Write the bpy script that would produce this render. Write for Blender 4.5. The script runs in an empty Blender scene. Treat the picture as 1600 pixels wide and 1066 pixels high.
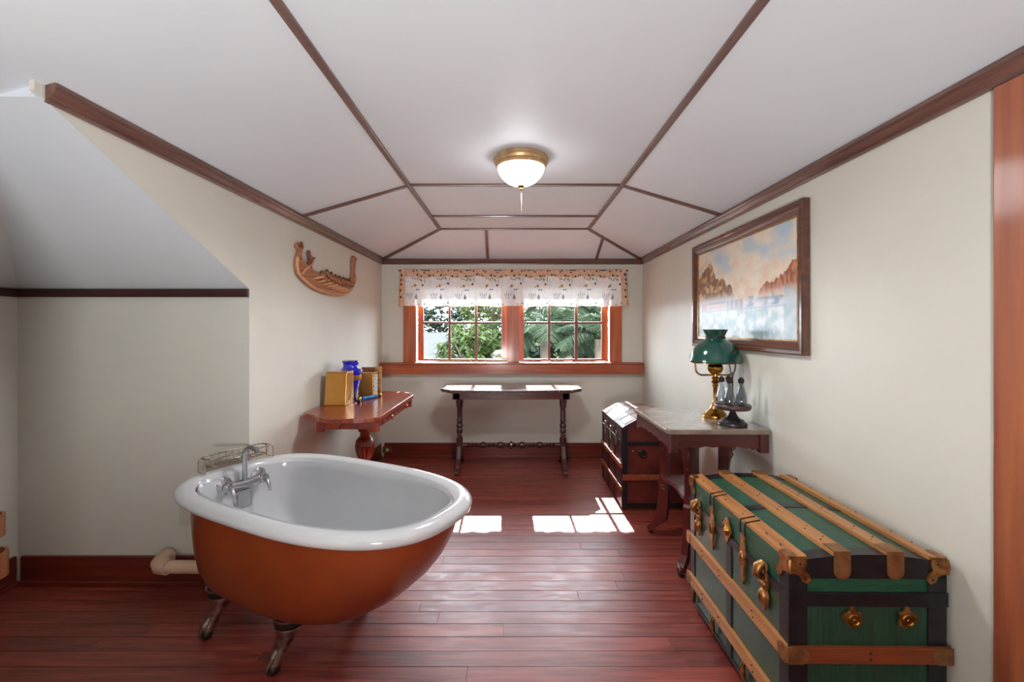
import bpy, bmesh, math, random
from mathutils import Vector, Matrix, noise
random.seed(7)
PI = math.pi
scene = bpy.context.scene
C = scene.collection

# ---------------------------------------------------------------- camera, sky, sun, exposure
FPX, VX, VY, H = 711.0, 800.0, 515.0, 1.3          # focal length in px, vanishing point, eye height
cam = bpy.data.cameras.new('camera')
cam.sensor_width = 36.0
cam.lens = FPX / 1600 * 36.0
cam.shift_y = -(533.0 - VY) / 1600
cam.clip_start = 0.05
camo = bpy.data.objects.new('camera', cam)
camo.location = (0, 0, H)
camo.rotation_euler = (PI / 2, 0, 0)
C.objects.link(camo)
scene.camera = camo

world = bpy.data.worlds.new('sky')
world.use_nodes = True
scene.world = world
bg = world.node_tree.nodes['Background']
bg.inputs[0].default_value = (0.86, 0.96, 1.06, 1)
bg.inputs[1].default_value = 10.5

sun = bpy.data.lights.new('sun', 'SUN')
sun.energy = 22.0
sun.angle = math.radians(0.55)
sun.color = (1.0, 0.97, 0.93)
suno = bpy.data.objects.new('sun', sun)
suno.rotation_euler = Vector((0.018, -1.0, -0.94)).to_track_quat('-Z', 'Y').to_euler()
suno.location = (0, 12, 10)
C.objects.link(suno)

def portal(name, loc, rot, sx, sy):
    l = bpy.data.lights.new(name, 'AREA')
    l.shape = 'RECTANGLE'; l.size = sx; l.size_y = sy
    l.cycles.is_portal = True
    o = bpy.data.objects.new(name, l)
    o.location = loc; o.rotation_euler = rot
    C.objects.link(o)
portal('window_portal', (0.01, 4.80, 1.36), (-PI / 2, 0, 0), 2.1, 0.9)

vs = scene.view_settings
vs.view_transform = 'Standard'
try: vs.look = 'None'
except Exception: pass
vs.exposure = 1.0
vs.gamma = 1.0
vs.use_curve_mapping = False
UPW = 45.0          # added fill light behind the camera, W

# ---------------------------------------------------------------- helpers
def lin(c):
    return tuple(((x / 255.0) / 12.92 if x <= 10 else (((x / 255.0) + 0.055) / 1.055) ** 2.4) for x in c)

def base_mat(name):
    m = bpy.data.materials.new(name)
    m.use_nodes = True
    nt = m.node_tree
    return m, nt, nt.nodes['Principled BSDF']

def pm(name, c1, c2=None, scale=8.0, detail=4.0, lo=0.35, hi=0.65, rough=0.5, rough2=None, metal=0.0, bump=0.0,
       bscale=None, coat=0.0, spec=0.5, coord='Object', ntype='NOISE', emit=None, estr=0.0):
    """procedural material: noise between two colours (sRGB 0-255), optional bump"""
    m, nt, b = base_mat(name)
    N, L = nt.nodes, nt.links
    c1 = lin(c1); c2 = lin(c2) if c2 else tuple(x * 0.82 for x in c1)
    tc = N.new('ShaderNodeTexCoord')
    mp = N.new('ShaderNodeMapping')
    L.new(tc.outputs[coord], mp.inputs[0])
    sc = scale if isinstance(scale, (tuple, list)) else (scale,) * 3
    mp.inputs['Scale'].default_value = sc
    n = N.new('ShaderNodeTexNoise')
    n.inputs['Scale'].default_value = 1.0
    n.inputs['Detail'].default_value = detail
    L.new(mp.outputs[0], n.inputs[0])
    r = N.new('ShaderNodeValToRGB')
    r.color_ramp.elements[0].position = lo; r.color_ramp.elements[0].color = (*c1, 1)
    r.color_ramp.elements[1].position = hi; r.color_ramp.elements[1].color = (*c2, 1)
    L.new(n.outputs['Fac'], r.inputs[0])
    L.new(r.outputs[0], b.inputs['Base Color'])
    if rough2 is None:
        b.inputs['Roughness'].default_value = rough
    else:
        mr = N.new('ShaderNodeMapRange')
        mr.inputs[3].default_value = rough; mr.inputs[4].default_value = rough2
        L.new(n.outputs['Fac'], mr.inputs[0]); L.new(mr.outputs[0], b.inputs['Roughness'])
    b.inputs['Metallic'].default_value = metal
    b.inputs['Specular IOR Level'].default_value = spec
    b.inputs['Coat Weight'].default_value = coat
    b.inputs['Coat Roughness'].default_value = 0.12
    if bump:
        n2 = N.new('ShaderNodeTexNoise')
        n2.inputs['Scale'].default_value = bscale or 60.0
        n2.inputs['Detail'].default_value = 3.0
        L.new(tc.outputs[coord] if bscale else mp.outputs[0], n2.inputs[0])
        if not bscale: n2.inputs['Scale'].default_value = 1.6
        bp = N.new('ShaderNodeBump')
        bp.inputs['Strength'].default_value = bump
        bp.inputs['Distance'].default_value = 0.004
        L.new(n2.outputs['Fac'], bp.inputs['Height']); L.new(bp.outputs[0], b.inputs['Normal'])
    if emit:
        b.inputs['Emission Color'].default_value = (*lin(emit), 1)
        b.inputs['Emission Strength'].default_value = estr
    return m

def wood(name, c1, c2, axis='x', rough=0.3, coat=0.3, f=40.0, bump=0.08):
    s = {'x': (f * 0.06, f, f), 'y': (f, f * 0.06, f), 'z': (f, f, f * 0.06)}[axis]
    return pm(name, c1, c2, scale=s, detail=5, lo=0.3, hi=0.7, rough=rough, rough2=rough + 0.15, coat=coat, bump=bump)

ORG = {}
class MB:
    def __init__(self): self.v = []; self.f = []
    def add(self, vs_, fs):
        o = len(self.v)
        self.v += [tuple(p) for p in vs_]
        self.f += [tuple(i + o for i in f) for f in fs]
        return self
    def box(self, x0, x1, y0, y1, z0, z1):
        vs_ = [(x, y, z) for z in (z0, z1) for y in (y0, y1) for x in (x0, x1)]
        return self.add(vs_, [(0, 2, 3, 1), (4, 5, 7, 6), (0, 1, 5, 4), (2, 6, 7, 3), (0, 4, 6, 2), (1, 3, 7, 5)])
    def bar(self, p0, p1, w, h, up=(0, 0, 1)):
        p0, p1 = Vector(p0), Vector(p1)
        d = (p1 - p0).normalized(); u = Vector(up)
        s = d.cross(u).normalized(); u = s.cross(d).normalized()
        vs_ = [p + s * a * w / 2 + u * b * h / 2 for p in (p0, p1) for a, b in ((-1, -1), (1, -1), (1, 1), (-1, 1))]
        return self.add(vs_, [(0, 1, 2, 3), (7, 6, 5, 4), (0, 4, 5, 1), (1, 5, 6, 2), (2, 6, 7, 3), (3, 7, 4, 0)])
    def lathe(self, prof, c=(0, 0, 0), n=24, frame=None, mod=None, cap=True):
        """prof: list of (r, z) ; frame: 3 vectors (x, y, axis)"""
        c = Vector(c)
        X, Y, Z = frame if frame else (Vector((1, 0, 0)), Vector((0, 1, 0)), Vector((0, 0, 1)))
        vs_ = []
        for r, z in prof:
            for i in range(n):
                a = 2 * PI * i / n
                rr = r * (mod(a, z) if mod else 1)
                vs_.append(c + X * (rr * math.cos(a)) + Y * (rr * math.sin(a)) + Z * z)
        fs = []
        for k in range(len(prof) - 1):
            for i in range(n):
                j = (i + 1) % n
                fs.append((k * n + i, k * n + j, (k + 1) * n + j, (k + 1) * n + i))
        if cap:
            fs.append(tuple(range(n - 1, -1, -1)))
            fs.append(tuple((len(prof) - 1) * n + i for i in range(n)))
        return self.add(vs_, fs)
    def lathe_ab(self, prof, p0, p1, n=16):
        """prof (r, t in metres from p0) along p0->p1"""
        p0, p1 = Vector(p0), Vector(p1)
        z = (p1 - p0).normalized()
        x = z.orthogonal().normalized(); y = z.cross(x)
        return self.lathe(prof, p0, n, (x, y, z))
    def tube(self, pts, r, n=8, closed=False):
        pts = [Vector(p) for p in pts]
        m = len(pts)
        rs = r if isinstance(r, (list, tuple)) else [r] * m
        vs_, prev = [], None
        for i, p in enumerate(pts):
            if closed: d = pts[(i + 1) % m] - pts[i - 1]
            else: d = pts[min(i + 1, m - 1)] - pts[max(i - 1, 0)]
            d.normalize()
            if prev is None: x = d.orthogonal().normalized()
            else:
                x = prev - d * prev.dot(d)
                x = x.normalized() if x.length > 1e-6 else d.orthogonal().normalized()
            prev = x
            y = d.cross(x)
            for k in range(n):
                a = 2 * PI * k / n
                vs_.append(p + (x * math.cos(a) + y * math.sin(a)) * rs[i])
        fs = []
        for i in range(m if closed else m - 1):
            i2 = (i + 1) % m
            for k in range(n):
                k2 = (k + 1) % n
                fs.append((i * n + k, i * n + k2, i2 * n + k2, i2 * n + k))
        if not closed:
            fs.append(tuple(range(n - 1, -1, -1))); fs.append(tuple((m - 1) * n + k for k in range(n)))
        return self.add(vs_, fs)
    def prism(self, pts, fn, t0, t1):
        n = len(pts)
        vs_ = [fn(a, b, t0) for a, b in pts] + [fn(a, b, t1) for a, b in pts]
        fs = [tuple(range(n - 1, -1, -1)), tuple(range(n, 2 * n))]
        fs += [(i, (i + 1) % n, n + (i + 1) % n, n + i) for i in range(n)]
        return self.add(vs_, fs)
    def ball(self, c, r, n=12, sz=1.0, sx=1.0, sy=1.0):
        c = Vector(c)
        vs_, fs, m = [], [], max(5, n // 2 + 1)
        for k in range(1, m):
            t = PI * k / m
            for i in range(n):
                a = 2 * PI * i / n
                vs_.append(c + Vector((r * sx * math.sin(t) * math.cos(a), r * sy * math.sin(t) * math.sin(a), r * sz * math.cos(t))))
        top = len(vs_); vs_.append(c + Vector((0, 0, r * sz))); vs_.append(c - Vector((0, 0, r * sz)))
        for k in range(m - 2):
            for i in range(n):
                j = (i + 1) % n
                fs.append((k * n + i, (k + 1) * n + i, (k + 1) * n + j, k * n + j))
        for i in range(n):
            j = (i + 1) % n
            fs.append((top, i, j)); fs.append((top + 1, (m - 2) * n + j, (m - 2) * n + i))
        return self.add(vs_, fs)
    def rings(self, rings, cap0=False, cap1=False):
        n = len(rings[0]); vs_ = [p for r in rings for p in r]; fs = []
        for k in range(len(rings) - 1):
            for i in range(n):
                j = (i + 1) % n
                fs.append((k * n + i, k * n + j, (k + 1) * n + j, (k + 1) * n + i))
        if cap0: fs.append(tuple(range(n - 1, -1, -1)))
        if cap1: fs.append(tuple((len(rings) - 1) * n + i for i in range(n)))
        return self.add(vs_, fs)
    def build(self, name, mat, parent=None, smooth=None, bevel=0.0, fixn=True, origin=None):
        me = bpy.data.meshes.new(name)
        if parent is not None: org = ORG[parent.name]
        elif origin is not None: org = Vector(origin)
        else:
            xs, ys, zs = zip(*self.v)
            org = Vector(((min(xs) + max(xs)) / 2, (min(ys) + max(ys)) / 2, min(zs)))
        me.from_pydata([(p[0] - org[0], p[1] - org[1], p[2] - org[2]) for p in self.v], [], self.f)
        if fixn or bevel:
            bm = bmesh.new(); bm.from_mesh(me)
            if fixn: bmesh.ops.recalc_face_normals(bm, faces=bm.faces)
            if bevel:
                es = [e for e in bm.edges if len(e.link_faces) == 2 and e.calc_face_angle(0) > 0.6]
                bmesh.ops.bevel(bm, geom=es, offset=bevel, segments=2, profile=0.6, affect='EDGES')
            bm.to_mesh(me); bm.free()
        if smooth is not None:
            me.shade_smooth()
            me.set_sharp_from_angle(angle=math.radians(smooth))
        for m in (mat if isinstance(mat, (list, tuple)) else [mat]): me.materials.append(m)
        o = bpy.data.objects.new(name, me)
        C.objects.link(o)
        if parent is not None:
            o.parent = parent; ORG[o.name] = ORG[parent.name]
        else:
            o.location = org; ORG[o.name] = org
        return o

def tag(o, label=None, cat=None, group=None, kind=None):
    if label: o['label'] = label
    if cat: o['category'] = cat
    if group: o['group'] = group
    if kind: o['kind'] = kind
    return o
def thing(name, label, cat, loc=(0, 0, 0), rotz=0.0, group=None, local=False):
    o = bpy.data.objects.new(name, None)
    o.empty_display_size = 0.1
    C.objects.link(o)
    o.location = loc; o.rotation_euler = (0, 0, rotz)
    ORG[o.name] = Vector((0, 0, 0)) if local else Vector(loc)
    return tag(o, label, cat, group)
def struct(o, label, cat): return tag(o, label, cat, kind='structure')

# ---------------------------------------------------------------- materials
M = {}
M['wall'] = pm('wall_paint', (211, 208, 196), (204, 201, 189), scale=1.5, rough=0.42, rough2=0.5, bump=0.12, bscale=35.0)
M['ceil'] = pm('ceiling_paint', (217, 222, 226), (211, 216, 221), scale=1.2, rough=0.55, bump=0.08, bscale=14.0)
M['crown'] = wood('crown_wood', (120, 84, 72), (84, 56, 48), 'y', rough=0.22, f=50)
M['crownx'] = wood('crown_wood_cross', (112, 76, 64), (80, 52, 44), 'x', rough=0.22, f=50)
M['darktrim'] = wood('dark_trim_wood', (66, 34, 28), (46, 22, 18), 'x', rough=0.35)
M['base'] = wood('baseboard_wood', (122, 46, 32), (84, 28, 22), 'x', rough=0.25, f=25)
M['basey'] = wood('baseboard_wood_side', (122, 46, 32), (84, 28, 22), 'y', rough=0.25, f=25)
M['casing'] = wood('window_wood', (190, 96, 44), (144, 64, 28), 'z', rough=0.3, f=45)
M['casingx'] = wood('window_wood_cross', (178, 84, 38), (136, 56, 26), 'x', rough=0.3, f=45)
M['muntin'] = wood('muntin_wood', (128, 70, 48), (92, 48, 34), 'z', rough=0.35)
M['door'] = wood('door_wood', (172, 100, 62), (136, 68, 44), 'z', rough=0.35, f=22)
M['under'] = pm('floor_gap', (34, 14, 12), (24, 10, 9), rough=0.7)

def plank_mat():
    m, nt, b = base_mat('floor_plank_paint')
    N, L = nt.nodes, nt.links
    geo = N.new('ShaderNodeNewGeometry'); oi = N.new('ShaderNodeObjectInfo')
    mul = N.new('ShaderNodeVectorMath'); mul.operation = 'MULTIPLY_ADD'
    cx = N.new('ShaderNodeCombineXYZ')
    for i in range(3): L.new(oi.outputs['Random'], cx.inputs[i])
    mul.inputs[1].default_value = (7, 3, 5)
    L.new(cx.outputs[0], mul.inputs[0]); L.new(geo.outputs['Position'], mul.inputs[2])
    def nz(sc, detail, rough=0.55):
        mp = N.new('ShaderNodeMapping'); mp.inputs['Scale'].default_value = sc
        L.new(mul.outputs[0], mp.inputs[0])
        n = N.new('ShaderNodeTexNoise'); n.inputs['Scale'].default_value = 1; n.inputs['Detail'].default_value = detail
        n.inputs['Roughness'].default_value = rough
        L.new(mp.outputs[0], n.inputs[0]); return n
    g = nz((3.0, 42.0, 10.0), 6)
    r = N.new('ShaderNodeValToRGB')
    e = r.color_ramp.elements
    e[0].position = 0.28; e[0].color = (*lin((94, 31, 23)), 1)
    e[1].position = 0.72; e[1].color = (*lin((156, 68, 54)), 1)
    L.new(g.outputs['Fac'], r.inputs[0])
    # each board its own tone
    hv = N.new('ShaderNodeHueSaturation')
    mr = N.new('ShaderNodeMapRange'); mr.inputs[3].default_value = 0.8; mr.inputs[4].default_value = 1.2
    L.new(oi.outputs['Random'], mr.inputs[0]); L.new(mr.outputs[0], hv.inputs['Value'])
    L.new(r.outputs[0], hv.inputs['Color'])
    # worn, pale scuffs
    w = nz((9.0, 26.0, 5.0), 8, 0.7)
    wr = N.new('ShaderNodeValToRGB')
    wr.color_ramp.elements[0].position = 0.62; wr.color_ramp.elements[0].color = (0, 0, 0, 1)
    wr.color_ramp.elements[1].position = 0.80; wr.color_ramp.elements[1].color = (0.55, 0.55, 0.55, 1)
    L.new(w.outputs['Fac'], wr.inputs[0])
    mx = N.new('ShaderNodeMix'); mx.data_type = 'RGBA'
    L.new(wr.outputs[0], mx.inputs['Factor']); L.new(hv.outputs[0], mx.inputs['A'])
    mx.inputs['B'].default_value = (*lin((164, 104, 92)), 1)
    L.new(mx.outputs['Result'], b.inputs['Base Color'])
    rr = N.new('ShaderNodeMapRange'); rr.inputs[1].default_value = 0.3; rr.inputs[2].default_value = 0.7
    rr.inputs[3].default_value = 0.28; rr.inputs[4].default_value = 0.5
    L.new(w.outputs['Fac'], rr.inputs[0]); L.new(rr.outputs[0], b.inputs['Roughness'])
    b.inputs['Specular IOR Level'].default_value = 0.85
    bp = N.new('ShaderNodeBump'); bp.inputs['Strength'].default_value = 0.14; bp.inputs['Distance'].default_value = 0.004
    L.new(g.outputs['Fac'], bp.inputs['Height']); L.new(bp.outputs[0], b.inputs['Normal'])
    return m
M['plank'] = plank_mat()

def glass_mat(name, tint=(1, 1, 1), gloss=0.06, rough=0.02, edge=0.7):
    m = bpy.data.materials.new(name); m.use_nodes = True
    nt = m.node_tree; nt.nodes.remove(nt.nodes['Principled BSDF'])
    out = nt.nodes['Material Output']
    t = nt.nodes.new('ShaderNodeBsdfTransparent'); t.inputs[0].default_value = (*tint, 1)
    g = nt.nodes.new('ShaderNodeBsdfGlossy'); g.inputs['Roughness'].default_value = rough
    lw = nt.nodes.new('ShaderNodeLayerWeight'); lw.inputs[0].default_value = 0.35
    mr = nt.nodes.new('ShaderNodeMapRange'); mr.inputs[3].default_value = gloss; mr.inputs[4].default_value = edge
    mx = nt.nodes.new('ShaderNodeMixShader')
    nt.links.new(lw.outputs['Facing'], mr.inputs[0]); nt.links.new(mr.outputs[0], mx.inputs[0])
    nt.links.new(t.outputs[0], mx.inputs[1]); nt.links.new(g.outputs[0], mx.inputs[2])
    nt.links.new(mx.outputs[0], out.inputs[0])
    return m
M['pane'] = glass_mat('window_glass', (0.97, 0.985, 0.98), 0.004, edge=0.5)
M['bottle'] = glass_mat('bottle_glass', (0.84, 0.87, 0.90), 0.05, edge=0.4)

def cloth_mat(name, c1, c2, trans=0.55):
    m, nt, b = base_mat(name)
    N, L = nt.nodes, nt.links
    tc = N.new('ShaderNodeTexCoord'); n = N.new('ShaderNodeTexNoise'); n.inputs['Scale'].default_value = 30
    L.new(tc.outputs['Object'], n.inputs[0])
    r = N.new('ShaderNodeValToRGB')
    r.color_ramp.elements[0].color = (*lin(c1), 1); r.color_ramp.elements[1].color = (*lin(c2), 1)
    r.color_ramp.elements[0].position = 0.35; r.color_ramp.elements[1].position = 0.65
    L.new(n.outputs['Fac'], r.inputs[0]); L.new(r.outputs[0], b.inputs['Base Color'])
    b.inputs['Roughness'].default_value = 0.9; b.inputs['Specular IOR Level'].default_value = 0.1
    t = N.new('ShaderNodeBsdfTranslucent'); L.new(r.outputs[0], t.inputs[0])
    mx = N.new('ShaderNodeMixShader'); mx.inputs[0].default_value = trans
    L.new(b.outputs[0], mx.inputs[1]); L.new(t.outputs[0], mx.inputs[2])
    L.new(mx.outputs[0], N['Material Output'].inputs[0])
    return m

M['enamel'] = pm('white_enamel', (206, 207, 208), (199, 200, 202), scale=3, rough=0.14, coat=0.4)
M['copperpaint'] = pm('brown_tub_paint', (142, 62, 26), (122, 50, 22), scale=2.2, rough=0.30, coat=0.25, bump=0.05, bscale=50)
M['chrome'] = pm('chrome', (205, 205, 208), (185, 185, 190), rough=0.12, metal=1.0)
M['satin'] = pm('satin_chrome', (190, 190, 190), (178, 178, 178), rough=0.4, metal=0.6)
M['nickel'] = pm('worn_nickel', (200, 190, 180), (132, 118, 110), scale=30, rough=0.28, metal=1.0)
M['iron'] = pm('dark_iron', (46, 38, 36), (30, 25, 24), scale=30, rough=0.45, metal=0.4)
M['wire'] = pm('satin_wire', (176, 160, 138), (140, 124, 106), scale=60, rough=0.3, metal=1.0)
M['brass'] = pm('polished_brass', (196, 150, 70), (150, 104, 40), scale=12, rough=0.22, metal=1.0)
M['oldbrass'] = pm('aged_brass', (186, 134, 80), (128, 84, 48), scale=40, rough=0.38, metal=0.85)
M['canopy'] = pm('satin_tan_brass', (212, 180, 138), (184, 148, 106), scale=20, rough=0.35, metal=0.6)
M['capmetal'] = pm('brown_metal_cap', (150, 104, 66), (120, 80, 50), scale=30, rough=0.45, metal=0.5)
M['pvc'] = pm('cream_pvc', (218, 186, 158), (206, 172, 144), rough=0.45)
M['mahog'] = wood('red_mahogany', (150, 62, 36), (112, 38, 22), 'y', rough=0.22, coat=0.5, f=30)
M['mahogz'] = wood('red_mahogany_turned', (160, 60, 28), (112, 34, 18), 'z', rough=0.22, coat=0.5, f=30)
M['walnut'] = wood('dark_walnut', (84, 42, 32), (54, 24, 20), 'z', rough=0.26, coat=0.4, f=35)
M['walnutx'] = wood('dark_walnut_cross', (88, 42, 32), (56, 25, 20), 'x', rough=0.2, coat=0.6, f=35)
M['cherry'] = wood('dark_cherry', (96, 34, 28), (62, 20, 18), 'z', rough=0.26, coat=0.4, f=35)
M['cherryx'] = wood('dark_cherry_cross', (92, 32, 28), (60, 20, 18), 'x', rough=0.26, coat=0.4, f=35)
M['marble'] = pm('brown_marble', (150, 134, 120), (116, 100, 88), scale=9, detail=8, lo=0.3, hi=0.7, rough=0.2, coat=0.1)
M['carved'] = wood('carved_wood', (186, 126, 88), (140, 84, 54), 'y', rough=0.5, coat=0.0, f=60)
M['carvedl'] = wood('carved_wood_light', (216, 164, 120), (186, 132, 92), 'y', rough=0.5, coat=0.0, f=60)
M['carvedd'] = wood('carved_wood_dark', (132, 78, 50), (96, 54, 34), 'y', rough=0.55, coat=0.0, f=60)
M['frame'] = wood('picture_frame_wood', (104, 62, 44), (72, 40, 30), 'y', rough=0.22, coat=0.5, f=40)
M['gilt'] = pm('gilt_fillet', (196, 152, 92), (150, 108, 60), scale=40, rough=0.4, metal=0.6)
M['gold'] = pm('brushed_gold', (196, 146, 74), (168, 116, 52), scale=(4, 60, 4), rough=0.32, metal=0.75)
M['blue'] = pm('cobalt_blue_glaze', (28, 34, 190), (20, 22, 150), scale=6, rough=0.1, coat=0.6)
M['ribbon'] = pm('turquoise_foil', (30, 132, 190), (16, 92, 150), scale=20, rough=0.25)
M['picture'] = pm('box_picture_print', (214, 208, 200), (104, 92, 104), scale=55, detail=5, rough=0.4)
M['greenglass'] = pm('green_lamp_shade', (20, 78, 66), (14, 62, 52), scale=5, rough=0.12, coat=0.5)
M['pewter'] = pm('dark_pewter', (92, 84, 84), (66, 60, 62), scale=25, rough=0.32, metal=0.8)
M['pewterwood'] = pm('brown_pewter', (98, 74, 66), (72, 54, 50), scale=25, rough=0.4, metal=0.5)
M['canvas'] = pm('green_canvas', (34, 86, 64), (24, 68, 50), scale=(25, 160, 160), detail=4, rough=0.42, bump=0.25)
M['canvasside'] = pm('green_canvas_side', (30, 76, 58), (20, 58, 44), scale=(160, 160, 12), detail=4, rough=0.3, bump=0.2, spec=0.7, coat=0.15)
M['trunkblack'] = pm('black_edging', (28, 28, 33), (18, 18, 22), scale=30, rough=0.35, bump=0.1)
M['slat'] = wood('oak_slat', (196, 136, 78), (158, 98, 50), 'y', rough=0.35, coat=0.15, f=40)
M['slatx'] = wood('oak_slat_cross', (150, 78, 42), (112, 50, 28), 'x', rough=0.35, coat=0.15, f=40)
M['oldtrunk'] = pm('old_red_brown_leather', (98, 36, 28), (62, 22, 20), scale=6, detail=6, rough=0.4, bump=0.15)
M['oldlid'] = pm('old_trunk_lid_leather', (150, 116, 98), (84, 52, 44), scale=7, detail=7, rough=0.45, bump=0.15)
M['oldslat'] = wood('old_trunk_slat', (150, 74, 40), (104, 44, 26), 'y', rough=0.4, f=30)
M['rackwood'] = wood('bent_wood', (196, 128, 84), (160, 94, 58), 'z', rough=0.35, f=30)
M['plate'] = pm('cream_plate', (196, 190, 176), (190, 184, 170), rough=0.45)
M['paper'] = pm('white_scrap', (232, 226, 216), (214, 206, 196), rough=0.8)

# ---------------------------------------------------------------- the room
YB, XR = 4.62, 1.324
XLB, XLF, YK = -1.323, -1.345, 2.33               # left wall at back / at the knee-wall corner ; knee wall
def xl(y): return XLB + (XLF - XLB) * (YB - y) / (YB - YK)
XA = -2.53                                        # alcove wall
ZC, ZW = 2.2, 2.012                               # flat ceiling, ceiling edge at walls
RL, RR, YH = -0.642, 0.682, 4.05                  # ceiling fold lines and hip start
YREAR = -2.0
YS, ZS, ZK = 1.31, 1.972, 1.507                   # slope top / knee wall top

# floor: slab and single boards
fl = MB().box(XA - 0.1, XR + 0.1, YREAR - 0.1, YB + 0.1, -0.12, -0.012).build('floor', M['under'], origin=(0, 0, 0))
struct(fl, 'dark red painted wooden board floor', 'floor')
unit = MB().box(0, 1, 0, 1, -1, 0)
def plank_mesh():
    me = bpy.data.meshes.new('plank')
    bm = bmesh.new()
    bmesh.ops.create_cube(bm, size=1.0)
    for v in bm.verts: v.co = Vector((v.co.x, v.co.y, v.co.z - 0.5))
    es = [e for e in bm.edges if min(v.co.z for v in e.verts) > -0.01]
    bmesh.ops.bevel(bm, geom=es, offset=0.02, segments=1, affect='EDGES')
    for v in bm.verts:                       # keep the bevel small on the long axis
        if abs(v.co.x) < 0.49999 and abs(v.co.x) > 0.4: v.co.x = math.copysign(0.499, v.co.x)
    bm.to_mesh(me); bm.free(); me.materials.append(M['plank']); return me
pmesh = plank_mesh()
PW = 0.0855
row0 = 1.754 - 44 * PW
rr_ = random.Random(3)
k = 0
while True:
    y0 = row0 + k * PW; y1 = min(y0 + PW, YB - 0.0); k += 1
    if y0 > YB - 0.01: break
    xa = (XA if y1 < YK + 0.03 else -1.36); xb = XR
    cuts = [xa]
    x = xa + rr_.uniform(0.6, 2.6)
    while x < xb - 0.5:
        cuts.append(x); x += rr_.uniform(1.5, 3.0)
    cuts.append(xb)
    for a, b_ in zip(cuts[:-1], cuts[1:]):
        o = bpy.data.objects.new('plank', pmesh)
        C.objects.link(o); o.parent = fl
        o.location = ((a + b_) / 2, (y0 + y1) / 2, rr_.uniform(-0.0006, 0.0))
        o.scale = (b_ - a - 0.0012, (y1 - y0) - rr_.uniform(0.0016, 0.0034), 0.012)

# back wall with window opening
WX0, WX1, WZ0, WZ1 = -0.985, 1.005, 0.955, 1.79
wb = MB()
wb.box(XLB - 0.12, WX0, YB, YB + 0.14, 0, 2.1).box(WX1, XR + 0.12, YB, YB + 0.14, 0, 2.1)
wb.box(WX0, WX1, YB, YB + 0.14, 0, WZ0).box(WX0, WX1, YB, YB + 0.14, WZ1, 2.1)
struct(wb.build('wall_back', M['wall'], origin=(0, YB, 0)), 'cream window wall at the far end of the room', 'wall')
wl = MB().prism([(YB, 0), (YB, 2.05), (YS - 0.02, 2.05), (YS - 0.02, ZS + 0.008), (YK + 0.001, ZK), (YK + 0.001, 0)],
                lambda a, b_, t: (xl(a) - t, a, b_), 0.0, 0.014)
struct(wl.build('wall_left', M['wall'], origin=(XLB, YB, 0)), 'cream left side wall cut by the sloping roof', 'wall')
wk = MB().box(XA, XLF, YK, YK + 0.1, 0, ZK)
struct(wk.build('wall_knee', M['wall']), 'low shaded knee wall of the left alcove', 'wall')
wa = MB().box(XA - 0.1, XA, YREAR, YK + 0.1, 0, ZK)
struct(wa.build('wall_alcove', M['wall']), 'cream end wall of the left alcove', 'wall')
DY0, DY1, DZ = 0.24, 1.09, 1.93
wr_ = MB().box(XR, XR + 0.1, DY1, YB + 0.12, 0, 2.06).box(XR, XR + 0.1, YREAR, DY0, 0, 2.06).box(XR, XR + 0.1, DY0, DY1, DZ, 2.06)
struct(wr_.build('wall_right', M['wall'], origin=(XR, 1.5, 0)), 'cream right side wall behind the painting', 'wall')
wq = MB().box(XA - 0.1, XR + 0.1, YREAR - 0.1, YREAR, 0, 2.3)  # out of view; dark brown chosen to weaken bounce on camera-facing walls
struct(wq.build('wall_rear', M['door'], origin=(0, YREAR, 0)), 'unseen rear wall coloured dark brown to cut bounce light', 'wall')
YN = 0.88                                         # near end of the alcove
wn = MB().box(XA, XLF - 0.01, YN - 0.08, YN, 0, 2.06).box(XLF - 0.09, XLF - 0.01, YREAR, YN - 0.08, 0, 2.06)  # unseen partition added to keep fill light off the knee wall
struct(wn.build('wall_light_block', M['wall'], origin=(XLF, YN, 0)), 'added cream partition blocking light from the near end of the alcove', 'wall')

# ceiling
ce = MB()
SLL, SLR = (ZC - ZW) / (RL - XLF), (ZC - ZW) / (XR - RR)
def zl(x): return ZC - SLL * (RL - x)
def zr(x): return ZC - SLR * (x - RR)
XE = -1.53
ZSE = zl(XE)
ce.add([(RL, YREAR, ZC), (RR, YREAR, ZC), (RR, YH, ZC), (RL, YH, ZC)], [(0, 1, 2, 3)])
xb_ = XLB - 0.04
ce.add([(XLF - 0.05, YS, zl(XLF - 0.05)), (RL, YS, ZC), (RL, YH, ZC), (xb_, YB + 0.02, zl(xb_))], [(0, 1, 2, 3)])
ce.add([(XE - 0.01, YREAR, zl(XE - 0.01)), (RL, YREAR, ZC), (RL, YS, ZC), (XE - 0.01, YS, zl(XE - 0.01))], [(0, 1, 2, 3)])
ce.add([(RR, YREAR, ZC), (XR + 0.02, YREAR, zr(XR + 0.02)), (XR + 0.02, YB + 0.02, zr(XR + 0.02)), (RR, YH, ZC)], [(0, 1, 2, 3)])
ce.add([(RL, YH, ZC), (RR, YH, ZC), (XR + 0.02, YB + 0.02, zr(XR + 0.02)), (xb_, YB + 0.02, zl(xb_))], [(0, 1, 2, 3)])
struct(ce.build('ceiling', M['ceil'], origin=(0, 1.5, ZW)), 'white panelled tray ceiling with sloping sides', 'ceiling')
cs = MB()   # roof slope over the alcove: plane rising from the knee wall, hipped over the end wall
q_ = 0.0015
xs0 = xl(YS) + 0.001
cs.add([(XLF + 0.001, YK, ZK - q_), (XA, YK, ZK - q_), (XE, YS, ZS - q_), (xs0, YS, ZS - q_)], [(0, 1, 2, 3)])
cs.add([(XA, YK, ZK - q_), (XA, YREAR, ZK - q_), (XE, YREAR, ZS - q_), (XE, YS, ZS - q_)], [(0, 1, 2, 3)])
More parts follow.
